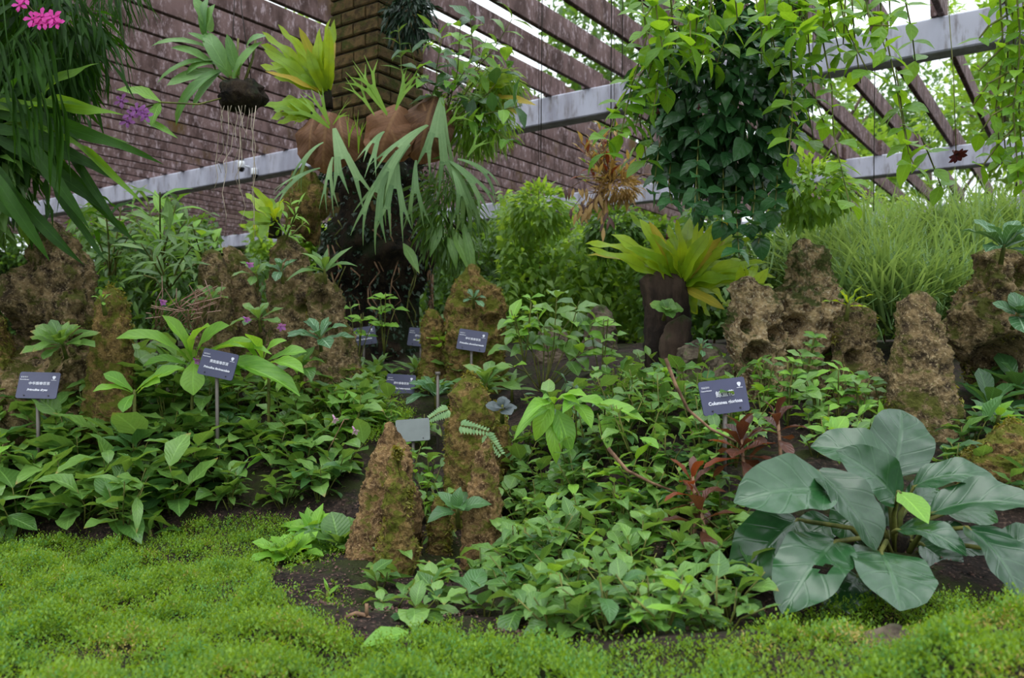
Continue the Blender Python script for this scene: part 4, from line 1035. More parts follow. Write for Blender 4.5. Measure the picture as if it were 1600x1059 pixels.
# ================================================================== hanging orchid at the upper left
ho = thing('hanging_orchid', 'hanging orchid with strap leaves on a dark moss ball at the upper left', 'orchid', P(378, 150, 3.0))
def lump(t, name, c, rad, mat, seed=0, na=22, nv=14, f=14, amp=.3):
    V, F = [], []
    for i in range(nv):
        th = math.pi * i / (nv - 1)
        for k in range(na):
            a = 2 * math.pi * k / na; d = Vector((math.sin(th) * math.cos(a), math.sin(th) * math.sin(a), math.cos(th)))
            s = 1 + amp * noise.fractal(d * 2.5 + Vector((seed, 0, 0)), .8, 2.1, 4)
            V.append(Vector(c) + Vector((d.x * rad[0], d.y * rad[1], d.z * rad[2])) * s)
    for i in range(nv - 1):
        for k in range(na): F.append((i * na + k, i * na + (k + 1) % na, (i + 1) * na + (k + 1) % na, (i + 1) * na + k))
    return obj(name, mesh_from(name, V, F, mat), t)
lump(ho, 'moss_ball', (0, 0, 0), (.085, .08, .055), 'rootmass', 4)
for b, tt, w in [((360, 120), (315, 40), 26), ((330, 50), (305, -5), 22), ((320, 60), (330, 5), 18), ((322, 60), (318, -10), 14), ((335, 110), (262, 130), 24), ((340, 95), (240, 118), 14), ((325, 75), (235, 62), 12), ((332, 100), (268, 68), 16), ((345, 112), (300, 165), 18), ((338, 100), (285, 108), 16), ((345, 110), (258, 190), 16), ((365, 130), (402, 60), 18), ((370, 120), (375, 100), 18), ((372, 118), (355, 55), 16), ((385, 80), (410, 48), 18), ((350, 80), (296, 50), 14)]:
    leaf_px(ho, (*b, 3.0), (*tt, 2.95), w, ORC, (random.uniform(-.4, .4), -.9, .7))
for pts in ([(378, 140), (350, 110), (330, 60)], [(378, 140), (370, 115), (372, 60)], [(378, 140), (395, 90), (400, 55)], [(375, 140), (340, 118), (325, 75)]):
    MB().tube([P(x, y, 3.0) - ho.location for x, y in pts], .006, .004, 5).build('cane', 'stem', ho)
for k in range(11):
    x = 345 + k * 5.5; y1 = random.choice([270, 300, 340, 355, 230, 370]); pts = [(x, 165)]
    for j in range(6): pts.append((x + random.uniform(-6, 6) - (8 if k < 4 else 0) * j / 5, 165 + (y1 - 165) * (j + 1) / 6))
    MB().tube([P(a, b, 2.96 + random.uniform(-.04, .04)) - ho.location for a, b in pts], .0015, .001, 4).build('aerial_root', 'root', ho)
for dx in (-30, 25):
    MB().tube([P(378 + dx * .6, 130, 3) - ho.location, P(372 + dx * .2, 10, 3) - ho.location, Vector((0, 0, ROOFZ + BH - ho.location.z))], .0018, .0018, 4).build('hanging_wire', 'wire', ho)
fo = thing('flowering_orchid', 'orchid spray with two fresh leaves and small purple flowers at the left', 'orchid', P(250, 160, 2.8))
leaf_px(fo, (252, 160, 2.8), (183, 135, 2.75), 24, OVL, (0, -.9, .8)); leaf_px(fo, (250, 160, 2.8), (236, 195, 2.75), 18, OVL, (0, -1, .3)); leaf_px(fo, (225, 188, 2.8), (275, 212, 2.75), 12, LANL, (0, -.9, .6))
MB().tube([P(x, y, 2.8) - fo.location for x, y in ((190, 160), (225, 168), (252, 160), (310, 163))] + [P(352, 152, 2.98) - fo.location], .004, .003, 5).build('stem', 'stem', fo)
for x, y in ((190, 158), (205, 180), (222, 176), (200, 190), (214, 172), (228, 182)): flower(fo, x, y, 2.7, .028, 'purple', 5)
mo = thing('magenta_orchid', 'bright magenta orchid spray hanging at the top left corner', 'orchid', P(20, -40, 2.2))
MB().tube([P(x, y, 2.2) - mo.location for x, y in ((20, -40), (35, 0), (55, 20), (80, 32))], .003, .002, 5).build('stem', 'stem', mo)
for x, y in ((32, 8), (40, -2), (52, 30), (62, 36), (72, 34), (84, 28), (66, 26), (88, 36)): flower(mo, x, y, 2.18, .026, 'magenta', 5)

# ================================================================== dark ferns at the left edge
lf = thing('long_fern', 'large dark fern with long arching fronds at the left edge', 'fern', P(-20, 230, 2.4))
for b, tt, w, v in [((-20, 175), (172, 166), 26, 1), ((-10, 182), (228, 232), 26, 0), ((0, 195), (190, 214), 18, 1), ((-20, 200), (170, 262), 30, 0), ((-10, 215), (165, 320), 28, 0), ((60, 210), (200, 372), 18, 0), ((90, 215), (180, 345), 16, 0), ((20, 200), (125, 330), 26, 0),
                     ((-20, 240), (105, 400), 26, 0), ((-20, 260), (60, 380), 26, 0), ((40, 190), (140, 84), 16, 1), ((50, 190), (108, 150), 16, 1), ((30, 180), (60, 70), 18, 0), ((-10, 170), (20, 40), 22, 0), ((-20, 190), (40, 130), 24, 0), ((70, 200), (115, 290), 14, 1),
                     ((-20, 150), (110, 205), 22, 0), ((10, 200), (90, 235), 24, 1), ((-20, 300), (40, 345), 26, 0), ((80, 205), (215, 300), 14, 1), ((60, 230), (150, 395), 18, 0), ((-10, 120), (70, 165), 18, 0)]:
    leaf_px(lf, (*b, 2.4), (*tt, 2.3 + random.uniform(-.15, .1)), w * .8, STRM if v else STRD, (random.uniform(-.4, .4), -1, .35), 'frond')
for k in range(12):
    x = -10 + k * 7; leaf_px(lf, (x, 60 + random.uniform(-30, 60), 2.2), (x + 40 + random.uniform(0, 25), 240 + random.uniform(0, 120), 2.15), 5, STRD, (1, -1, .4), 'strand')
for k in range(14):
    x = random.uniform(0, 190); y = -30; L = random.uniform(60, 170)
    MB().tube([P(x, y, 2.25) - lf.location, P(x + 8, y + L * .5, 2.2) - lf.location, P(x + 20, y + L, 2.2) - lf.location], .0028, .001, 4).build('hanging_stem', 'fernd', lf)
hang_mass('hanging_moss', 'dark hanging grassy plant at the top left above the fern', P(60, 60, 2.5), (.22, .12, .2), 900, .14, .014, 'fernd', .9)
hang_mass('hanging_moss', 'dark leaf mass added to darken the top left corner behind the magenta orchid', P(10, 80, 3.0), (.2, .2, .5), 1600, .13, .03, 'fernd', .5)  # dark leaves added to deepen the darkness behind the fronds
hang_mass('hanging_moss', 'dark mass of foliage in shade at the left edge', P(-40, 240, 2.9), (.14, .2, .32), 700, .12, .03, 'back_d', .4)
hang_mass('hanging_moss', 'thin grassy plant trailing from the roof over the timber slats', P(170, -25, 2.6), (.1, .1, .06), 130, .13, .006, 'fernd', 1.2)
MB().tube([(0, 0, 0), (.02, 0, .4), (0, 0, .8)], .012, .008, 6).build('stem', 'twig', lf)

# ================================================================== plants at the back
def curtain(label, px0, px1, py0, py1, d, n, mat, L=.075, W=.042, group='curtains of climbing leaves at the back', dens=0):
    t = thing('vine_curtain', label, 'vine', P((px0 + px1) / 2, py1, d), group)
    k = n
    px = rng.uniform(px0, px1, k); py = py0 + (py1 - py0) * rng.random(k)
    edge = 22 * np.sin(px * .045 + d) + 14 * np.sin(px * .11); keep = py > py0 + 20 + edge
    px, py = px[keep], py[keep]; k = len(px)
    dd = d + rng.normal(0, .18, k) + .1 * np.sin(px * .06)
    p = np.stack([(px - CX) / FPX * dd, dd, CZ + (HY - py) / FPX * dd], 1) - np.array(t.location)
    dr = np.stack([rng.normal(0, .7, k), -np.abs(rng.normal(.5, .4, k)), rng.normal(-.35, .4, k)], 1)
    leaf_mass('foliage', p, dr, rng.uniform(.65, 1.3, k) * L, rng.uniform(.7, 1.2, k) * W, mat, t)
    for j in range(max(3, int((px1 - px0) / 26))):
        x = px0 + 12 + j * 26 + random.uniform(-6, 6)
        a, b = P(x, py0 + 30 + random.uniform(0, 40), d + .12) - t.location, P(x + random.uniform(-12, 12), py1 + 20, d + .12) - t.location
        MB().tube([a, (a + b) / 2 + Vector((random.uniform(-.05, .05), 0, 0)), b], .006, .008, 4).build('stem', 'twig', t)
curtain('curtain of climbing leaves just right of the pillar foot', 655, 800, 330, 560, 6.4, 3600, 'back_d')
curtain('tallest curtain of climbing leaves behind the thin stemmed bush', 780, 900, 300, 560, 6.0, 3400, 'back')
curtain('curtain of climbing leaves left of the stump fern', 880, 1010, 330, 560, 5.6, 3400, 'back')
curtain('curtain of dark leaves between the stump fern and the pale peak', 1000, 1260, 320, 520, 5.2, 4200, 'back_d')
curtain('leafy bank behind the left rocks', 120, 340, 310, 520, 5.0, 3200, 'back_d', .09, .03)
curtain('leafy bank behind the cleft pinnacle', 320, 520, 395, 560, 5.2, 2400, 'back_d', .08, .03)
curtain('green bank at the back of the tall grass', 1240, 1640, 300, 520, 5.4, 4500, 'back', .09, .025)
def grass_clump(label, px, py, d, n, L, spread, mat='grass'):
    t = thing('grass_clump', label, 'grass', P(px, py, d), 'tall grassy clumps at the back right')
    n = int(n * 1.5); a = rng.random(n) * 6.283; e = rng.normal(1.1, .35, n)
    b = rng.normal(0, spread, (n, 3)) * np.array([1, .6, .25])
    V, F = [], []
    for i in range(n):
        dirh = np.array([math.cos(a[i]), math.sin(a[i]), 0]); l = L * rng.uniform(.55, 1.1); w = .0048 * rng.uniform(.5, 1.6)
        side = np.array([-dirh[1], dirh[0], 0]); p = b[i].copy(); el = e[i]; k0 = len(V)
        for j in range(5):
            ww = w * (1, 1.1, .9, .6, .08)[j]
            V += [tuple(p - side * ww), tuple(p + side * ww)]
            p = p + (dirh * math.cos(el) + np.array([0, 0, math.sin(el)])) * l / 4; el -= rng.uniform(.1, .5)
        for j in range(4): F.append((k0 + 2 * j, k0 + 2 * j + 1, k0 + 2 * j + 3, k0 + 2 * j + 2))
    o = obj('blades', mesh_from('blades', V, F, mat), t); o['kind'] = 'stuff'
for a in [('tall grass directly right of the pale peak', 1335, 480, 3.9, 420, .42, .1), ('tall grass behind the upright brown slab', 1400, 500, 3.6, 480, .45, .1), ('tall grass between the slab and the right edge rock', 1470, 500, 3.7, 480, .45, .1),
          ('tall grass behind the right edge rock', 1540, 440, 4.0, 420, .45, .12), ('far grass below the far beam at the right', 1440, 420, 4.7, 500, .5, .16), ('far grass behind the pale peak', 1300, 430, 4.6, 420, .5, .14),
          ('grass at the right edge under the trailing curtain', 1590, 400, 4.2, 380, .45, .12), ('grass arching above the brown shoulder rock', 1375, 440, 4.2, 420, .48, .12), ('grassy tuft above the right edge rock', 1500, 400, 4.5, 420, .45, .14)]:
    grass_clump(*a)
# shrubs with long leaves behind the left rocks
def stalk_shrub(label, px, py, d, n, tips, L, meshes, group='long leaved shrubs behind the left rocks', name='leafy_shrub'):
    t = thing(name, label, 'shrub', P(px, py, d), group)
    for (x, y) in tips:
        sprig(t, [(px + random.uniform(-6, 6), py), ((px + x) / 2, (py + y) / 2 - 5), (x, y)], d, meshes, L, .05, dj=random.uniform(-.25, .15), droop=.1, rad=.005)
    return t
stalk_shrub('long leaved shrub below the near beam at the left', 250, 420, 3.9, 0, [(230, 310), (250, 300), (275, 320), (205, 330), (290, 345), (265, 360)], .17, LANL + LAN)
stalk_shrub('long leaved shrub right behind the far left tufa rock', 175, 430, 3.7, 0, [(165, 330), (190, 320), (150, 370), (205, 360), (185, 390)], .16, LAN + STRD)
stalk_shrub('long leaved shrub hanging over the low left rock', 260, 450, 3.6, 0, [(220, 380), (300, 385), (310, 410), (245, 400), (225, 430)], .13, LAN)
stalk_shrub('pale ferny shrub above the reddish rock', 320, 430, 4.1, 0, [(320, 360), (340, 370), (300, 350), (345, 395)], .09, OVL)
stalk_shrub('upright shrub with small leaves on the cleft pinnacle', 445, 385, 3.6, 0, [(455, 310), (470, 315), (480, 345), (435, 340), (420, 365)], .075, LANL)
fan_fern('forked_fern', 'small green fern left of the cleft pinnacle top', 430, 350, 3.6, [(375, 330), (385, 300), (400, 290), (410, 320), (380, 350), (405, 365), (440, 310), (390, 370)], 16, STR)
# fine leaved fern on the pillar's left and rocky clump below the staghorn
lumpy = thing('root_clump', 'brown mossy root clump hanging at the left of the pillar', 'roots', P(478, 320, 4.1)); lump(lumpy, 'clump', (0, 0, 0), (.1, .1, .16), 'rock_mossy', 9, 30, 20, 14, .4)

# thin stemmed bush in the middle
tb = thing('thin_stemmed_bush', 'airy bush with thin dark stems and spreading leaves in the middle', 'bush', GP(850, 612))
for pts in ([(845, 612), (830, 540), (800, 500)], [(848, 612), (850, 540), (835, 470)], [(850, 612), (865, 540), (870, 465)], [(852, 612), (885, 540), (905, 470)], [(855, 612), (900, 560), (930, 500)], [(842, 612), (810, 560), (790, 540)],
            [(846, 612), (840, 560), (815, 530)], [(852, 612), (880, 570), (920, 545)], [(850, 612), (858, 560), (850, 510)], [(853, 612), (890, 580), (925, 580)], [(847, 612), (820, 580), (795, 570)], [(850, 612), (875, 520), (890, 500)]):
    sprig(tb, pts, tb.location.y, OVA + OVL, .1, .05, dj=random.uniform(-.2, .15), droop=.0, skip=5)
for i, (px, py, lab) in enumerate([(560, 560, 'slender leafy seedling in front of the pillar foot'), (600, 545, 'slender leafy seedling below the small dark name plate'), (820, 560, 'slender seedling at the left of the thin stemmed bush'), (940, 590, 'slender seedling right of the thin stemmed bush')]):
    g = P(px, py, 3.9 if i < 2 else 3.4); t = thing('seedling', lab, 'plant', g, 'slender seedlings')
    for k in range(4):
        x = px + random.uniform(-28, 28); sprig(t, [(px, py + 10), ((px + x) / 2, py - 35), (x, py - random.uniform(60, 95))], g.y, OVL, .07, .045, dj=random.uniform(-.1, .1), skip=3)
LANDMARKS.append((850, 540, 'the thin stemmed bush'))

# ================================================================== rosettes and other single plants
ROS = [  # px, py, depth (None = on the ground), leaves, length, mesh set, tilt, label
    (98, 540, 2.85, 20, .135, OBO, .5, 'dark green rosette growing in front of the far left tufa rock'),
    (160, 470, 2.72, 5, .04, OBL, .4, 'tiny seedling on top of the low left rock'),
    (275, 795, None, 12, .13, OBL, .1, 'pale green rosette at the edge of the left moss'),
    (235, 838, None, 3, .1, OBO, .2, 'two leaved seedling in the soil at the moss edge'),
    (512, 935, None, 7, .06, LANL, .0, 'small yellow green sprout on the bare soil in front'),
    (400, 430, 3.45, 11, .1, OBO, .4, 'rosette on the reddish rock below the fern'),
    (440, 425, 3.4, 8, .1, OBS, .4, 'silvery rosette at the left of the cleft pinnacle'),
    (507, 425, 3.35, 10, .17, LAN, .4, 'rosette with long drooping leaves on the cleft pinnacle'),
    (405, 500, 3.3, 10, .12, OBO, .4, 'rosette in front of the reddish rocks'),
    (330, 470, 3.5, 9, .1, OBO, .4, 'rosette behind the dry pink stems'),
    (500, 530, 3.15, 10, .14, OBS, .4, 'silver green rosette at the foot of the squat tufa rock'),
    (470, 575, 3.1, 9, .13, OVA, .3, 'leafy rosette right of the broad pale leaves'),
    (690, 545, 3.85, 14, .15, OBL, .1, 'upright pale rosette left of the mossy twin topped rock'),
    (740, 468, 3.68, 9, .06, OBS, .6, 'tiny silvery rosette on the mossy twin topped rock'),
    (600, 655, None, 14, .11, OBS, .2, 'silver veined rosette below the middle name plate'),
    (680, 620, 3.4, 12, .14, OBS, .2, 'silver veined rosette right of the middle name plate'),
    (560, 600, 3.6, 12, .14, LAN, .2, 'leafy plant left of the middle name plate'),
    (530, 620, 3.4, 11, .13, LANL, .2, 'yellow green leafy plant at the back of the left bed'),
    (760, 600, 3.4, 12, .15, OBO, .2, 'rosette behind the tallest mossy pinnacle'),
    (650, 580, 3.9, 12, .15, LAN, .2, 'leafy plant behind the middle name plate'),
    (710, 580, 3.8, 12, .14, OBO, .2, 'rosette below the name plate of the twin topped rock'),
    (590, 580, 4.0, 12, .15, LAN, .2, 'leafy plant in front of the pillar foot'),
    (800, 610, 3.5, 10, .13, LAN, .2, 'narrow leaved plant right of the tallest pinnacle'),
    (785, 640, 2.5, 7, .046, leafset('round', .98, 'violet', (.4, .9), .15, 8, 5, .05), .6, 'violet grey rosette on the side of the tallest pinnacle'),
    (715, 800, 2.26, 6, .1, OVD, .5, 'dark leafy plant rooted between the middle pinnacles'),
    (1325, 478, 2.7, 8, .1, STR, .2, 'bright green tuft behind the brown shoulder rock'),
    (1568, 388, 2.55, 14, .15, OBS, .3, 'big silvery rosette on top of the right edge rock'),
    (1590, 492, 2.5, 9, .09, leafset('round', .75, 'silver', (.3, .6), .2, 6, 3, .1), .6, 'round leaved silvery rosette on the face of the right edge rock'),
    (1300, 685, 2.05, 6, .09, OVL, .5, 'bright green seedling above the large glossy leaves'),
    (1545, 640, 2.6, 10, .18, leafset('obov', .5, 'bed_dark', (.3, .7), .3, 6, 3, .1), .3, 'dark broad leaved plant behind the upright slab'),
    (1590, 610, 2.7, 10, .18, leafset('obov', .5, 'bed_dark', (.3, .7), .3, 6, 3, .1), .3, 'dark broad leaved plant under the right edge rock'),
    (1560, 655, 2.35, 7, .1, OVL, .3, 'light green leafy seedling at the right edge'),
    (1040, 590, 2.9, 10, .1, OBS, .3, 'small silvery rosette at the foot of the stump'),
    (990, 600, 3.0, 10, .11, OBO, .2, 'rosette left of the stump foot'),
    (1095, 545, 2.72, 8, .05, OBS, .4, 'tiny grey green plant on the angular boulder'),
    (530, 855, None, 9, .14, RND, .3, 'round leaved plant at the left foot of the sloping pinnacle'),
    (452, 878, None, 16, .14, OBL, .2, 'pale leafy plant at the corner of the front moss'),
    (490, 840, None, 16, .13, OVL, .2, 'light green leafy plant left of the sloping pinnacle'),
]
for (px, py, d, n, L, ms, tl, lab) in ROS:
    g = GP(px, py) if d is None else P(px, py, d)
    rosette('rosette_plant', lab, 'plant', g, n, L, ms, (.05, 1.05), (tl, 0))
    LANDMARKS.append((px, py, 'the ' + lab.split(' at ')[0].split(' in ')[0]))
# broad pale leaves at the left, behind their name plate
pl_ = thing('broad_leaf_plant', 'plant with broad pale green arching leaves behind the tilted name plate', 'plant', P(300, 585, 3.0))
PLB = leafset('obov', .5, 'bed_light', (.6, 1., 1.3), .3, 9, 5, .1)
for b, tt, w in [((295, 565), (188, 510), 34), ((300, 565), (262, 490), 22), ((305, 560), (348, 502), 46), ((310, 565), (418, 532), 24), ((305, 562), (300, 612), 36), ((312, 570), (465, 595), 36), ((300, 575), (222, 560), 24), ((300, 580), (240, 585), 26), ((306, 575), (372, 570), 30), ((300, 560), (318, 500), 26)]:
    leaf_px(pl_, (*b, 3.0), (*tt, 2.88 + random.uniform(-.05, .1)), w, PLB, (0, -.6, 1))
MB().tube([(0, 0, -.3), (0, 0, -.1), (.01, 0, .03)], .006, .006, 6).build('crown', 'stem', pl_)
pl2 = thing('broad_leaf_plant', 'second broad pale leaved plant right of the tilted name plate', 'plant', P(420, 575, 3.0))
for b, tt, w in [((405, 568), (368, 528), 22), ((410, 565), (388, 518), 24), ((415, 566), (475, 545), 28), ((410, 575), (360, 572), 24), ((415, 572), (470, 570), 26), ((412, 565), (440, 525), 22)]:
    leaf_px(pl2, (*b, 3.0), (*tt, 2.88 + random.uniform(-.05, .1)), w, PLB, (0, -.6, 1))
MB().tube([(0, 0, -.3), (0, 0, -.1), (.0, 0, .03)], .006, .006, 6).build('crown', 'stem', pl2)
pl3 = thing('broad_leaf_plant', 'young broad leaved plant between the two left name plates', 'plant', P(210, 618, 2.8))
for b, tt, w in [((208, 612), (165, 582), 26), ((212, 612), (280, 570), 20), ((206, 614), (148, 604), 18), ((216, 614), (246, 594), 26), ((210, 616), (190, 640), 22)]:
    leaf_px(pl3, (*b, 2.8), (*tt, 2.74 + random.uniform(-.05, .05)), w, PLB, (0, -.7, 1))
MB().tube([(0, 0, -.2), (0, 0, -.1), (.0, 0, .02)], .005, .005, 6).build('crown', 'stem', pl3)
# dry pink stems with purple flowers
dp = thing('dry_flower_stems', 'tangle of dry pinkish stems with purple flowers behind the pale leaves', 'plant', P(270, 520, 3.2))
for k in range(34):
    x, y = random.uniform(205, 360), random.uniform(430, 500)
    B = P(285 + random.uniform(-50, 40), 515, 3.2) - dp.location; T = P(x, y, 3.02 + random.uniform(-.1, .1)) - dp.location
    MB().tube([B, (B + T) / 2 + Vector((random.uniform(-.03, .03), 0, .03)), T], .0024, .0014, 4).build('stem', 'twig_pink', dp)
for x, y in ((252, 470), (300, 524), (383, 497), (305, 562), (388, 412)): flower(dp, x, y, 2.95, .022, 'purple', 5, face=(.7, -.5, -.4), el=.95)
pf = thing('pink_flower_stalk', 'nodding pink tubular flower on a thin stalk over the left bed', 'flower', GP(500, 720))
d_ = 2.75
MB().tube([Vector((0, 0, -.02)), P(520, 690, d_) - pf.location, P(538, 655, d_) - pf.location, P(545, 655, d_) - pf.location], .0022, .0016, 5).build('stalk', 'twig', pf)
for x, y in ((553, 670), (522, 652)): flower(pf, x, y, d_, .022, 'pink', 5, face=(.5, -.5, -.7), el=.9)
pf2 = thing('pink_flower_stalk', 'small violet flower on a stalk at the cleft pinnacle', 'flower', P(430, 560, 3.2))
MB().tube([Vector((0, 0, -.1)), P(420, 520, 3.2) - pf2.location, P(437, 502, 3.2) - pf2.location], .002, .0015, 5).build('stalk', 'stem', pf2)
flower(pf2, 438, 509, 3.18, .026, 'purple', 5, face=(.5, -.6, -.3), el=.8)

# bronze plants
def bronze(label, px, py, d, n, L, base_py, ms):
    t = thing('bronze_plant', label, 'plant', P(px, py, d), 'bronze leaved plants')
    r = random.Random(n)
    a = 0
    for i in range(n):
        f = i / (n - 1); a += 2.4; e = -.45 + 1.7 * f
        dd = sph(a, e); put_leaf(t, Vector((0, 0, -.05 + .06 * f)), dd, sph(a, e + 1.57), L * r.uniform(.8, 1.1) * (1 - .3 * f), ms, ws=r.uniform(.9, 1.2))
    zz = float(G(t.location.x, t.location.y)) - t.location.z
    MB().tube([(0, 0, zz - .03), (.01, 0, zz * .5), (0, 0, .02)], .006, .004, 5).build('stem', 'twig', t)
BRZ = leafset('obov', .42, 'bronze', (.5, .9, 1.3), .3, 7, 3, .15)
RED = leafset('obov', .42, 'red', (.5, .9, 1.2), .3, 7, 3, .15)
bronze('tall bronze leaved plant in front of the largest name plate', 1158, 690, 1.98, 18, .11, 800, BRZ + BRZ + RED[:1])
bronze('rusty red young plant left of the tall bronze one', 1082, 755, 1.95, 11, .095, 820, RED + BRZ[:2])
bronze('drooping brown leaved plant below the rusty red one', 1095, 800, 1.85, 9, .1, 860, BRZ)
bronze('dark bronze plant behind the large glossy leaves', 1215, 660, 2.0, 10, .09, 760, BRZ)
LANDMARKS.append((1155, 690, 'the tall bronze plant'))

# upright shoots with whorled leaves among the right rocks
for (px, py, h, lab) in [(1255, 600, 75, 'upright leafy shoot in front of the pale peak'), (1320, 600, 80, 'upright leafy shoot in front of the brown shoulder rock'), (1230, 640, 85, 'upright leafy shoot left of the pale peak foot'), (1345, 640, 60, 'short leafy shoot left of the upright slab'),
                         (1280, 650, 70, 'leafy shoot between the bronze plant and the slab'), (1195, 620, 70, 'leafy shoot right of the largest name plate'), (1150, 700, 45, 'small shoot growing in front of the largest name plate'), (1020, 640, 80, 'leafy shoot left of the largest name plate'), (1210, 590, 60, 'leafy shoot at the cave of the cream tufa block'), (1360, 690, 60, 'leafy shoot at the foot of the upright slab'), (1310, 640, 70, 'shoot with small leaves below the brown shoulder rock')]:
    d = GP(px, py + 30).y if px != 1150 else 2.1; g = P(px, py + 20, d); g.z = float(G(g.x, g.y))
    t = thing('leafy_shoot', lab, 'plant', g, 'upright shoots among the right rocks')
    for k in range(4):
        x = px + random.uniform(-22, 22); sprig(t, [(px, py + 30), ((px + x) / 2, py - h * .4), (x, py - h * random.uniform(.5, 1))], d, OVL if k % 2 else OVA, .05, .026, dj=random.uniform(-.08, .08), skip=2)
# ribbed leaf plant in front of the bush
rb = thing('ribbed_leaf_plant', 'lush plant with broad ribbed bright leaves in front of the thin stemmed bush', 'plant', GP(870, 735))
RIB = leafset('ovate', .5, 'bed_light', (.6, 1.1, 1.5), .35, 9, 3, .1)
for b, tt, w in [((862, 632), (812, 652), 22), ((865, 630), (832, 690), 30), ((868, 628), (905, 622), 20), ((870, 640), (893, 705), 34), ((862, 650), (870, 725), 26), ((900, 625), (960, 640), 28), ((905, 625), (880, 640), 24), ((900, 630), (925, 665), 28), ((860, 640), (800, 675), 22), ((880, 620), (915, 615), 20), ((940, 640), (985, 640), 22), ((930, 630), (1010, 655), 24), ((865, 632), (850, 615), 20), ((950, 650), (950, 700), 26)]:
    leaf_px(rb, (*b, 2.45), (*tt, 2.35 + random.uniform(-.06, .1)), w, RIB, (random.uniform(-.3, .3), -.6, 1))
for x in (865, 900, 945): MB().tube([Vector((0, 0, -.03)), P(x, 680, 2.45) - rb.location, P(x, 628, 2.45) - rb.location], .005, .003, 5).build('stem', 'stem', rb)

# trailing woody stems in the right bed
tw = thing('woody_creeper', 'long bare trailing stems crossing the right bed', 'creeper', GP(1080, 760))
for pts in ([(1040, 560), (1055, 600), (1075, 640), (1110, 670), (1150, 690)], [(950, 700), (980, 735), (1020, 755), (1060, 770)], [(1070, 750), (1110, 850), (1160, 890), (1190, 920)], [(1000, 830), (1080, 850), (1130, 880)]):
    MB().tube([P(x, y, 2.05) - tw.location for x, y in pts], .005, .003, 5).build('stem', 'twig', tw)
lfn = thing('fern_frond', 'small pinnate fern growing on the front of the tallest pinnacle', 'fern', P(735, 670, 2.38))
for b, tt in (((720, 665), (765, 675)), ((760, 680), (785, 712)), ((700, 640), (670, 655))):
    st = MB().tube([P(*b, 2.38) - lfn.location, P((b[0] + tt[0]) / 2, (b[1] + tt[1]) / 2 - 3, 2.36) - lfn.location, P(*tt, 2.36) - lfn.location], .0015, .001, 4).build('frond', 'stem', lfn)
    A, B = P(*b, 2.38) - lfn.location, P(*tt, 2.36) - lfn.location; ax = (B - A).normalized()
    for j in range(9):
        for sg in (1, -1):
            s_ = ax.cross(Vector((0, -1, .5))).normalized() * sg
            put_leaf(st, A.lerp(B, j / 9), s_ + ax * .4, (0, -1, .6), .026 * (1 - .5 * j / 9), leafset('lance', .5, 'stag', (.3, .6), .2, 4, 3, .05), 'leaflet', ws=1.1)

# ================================================================== the planted beds
SHORT = [(60, 602, 'the far left name plate'), (341, 575, 'the tilted left name plate'), (626, 610, 'the middle name plate'), (1131, 619, 'the largest name plate'), (275, 795, 'the pale rosette by the moss'),
         (598, 770, 'the sloping mossy pinnacle'), (740, 640, 'the tallest mossy pinnacle'), (755, 800, 'the smaller brown pinnacle'), (1085, 765, 'the rusty red plant'), (1158, 695, 'the tall bronze plant'),
         (1245, 890, 'the torn glossy leaf'), (870, 680, 'the ribbed leaf plant'), (512, 935, 'the small yellow green sprout'), (550, 668, 'the pink tubular flower'), (645, 672, 'the plain grey plate'), (1440, 600, 'the upright brown slab'),
         (98, 540, 'the rosette on the left rock'), (850, 540, 'the thin stemmed bush'), (1040, 540, 'the dark tree stump'), (1300, 690, 'the bright seedling'), (720, 800, 'the dark plant between the pinnacles'), (235, 838, 'the two leaved seedling'),
         (0, 830, 'the left end of the moss edge'), (900, 1000, 'the front moss edge'), (1100, 1000, 'the moss edge left of the large leaves'), (420, 570, 'the broad pale leaves'), (1350, 820, 'the large glossy leaves')]
USED = set()
def describe(kind, px, py):
    near = sorted(SHORT, key=lambda s: (s[0] - px) ** 2 + (s[1] - py) ** 2)[:7]
    cand = []
    for (x, y, ph) in near:
        dx, dy = px - x, py - y; r = math.hypot(dx, dy); a = math.degrees(math.atan2(-dy, dx)) % 360
        w = ['right of', 'behind and right of', 'behind', 'behind and left of', 'left of', 'in front and left of', 'in front of', 'in front and right of'][int((a + 22.5) // 45) % 8]
        q_ = 'just ' if r < 50 else ('' if r < 120 else ('farther ' if r < 230 else 'well '))
        cand.append(f'{kind} {q_}{w} {ph}')
    for c in cand:
        if c not in USED: USED.add(c); return c
    return cand[0]

def scatter(poly, dmin, n, xr, yr, seed):
    r = random.Random(seed); pts = []
    for _ in range(n):
        x, y = r.uniform(*xr), r.uniform(*yr)
        z = float(G(x, y)); px, py = PX((x, y, z))
        if not in_poly(np.array([px]), np.array([py]), poly)[0]: continue
        if any((x - a) ** 2 + (y - b) ** 2 < dmin * dmin for a, b, *_ in pts): continue
        pts.append((x, y, z, px, py))
    return pts

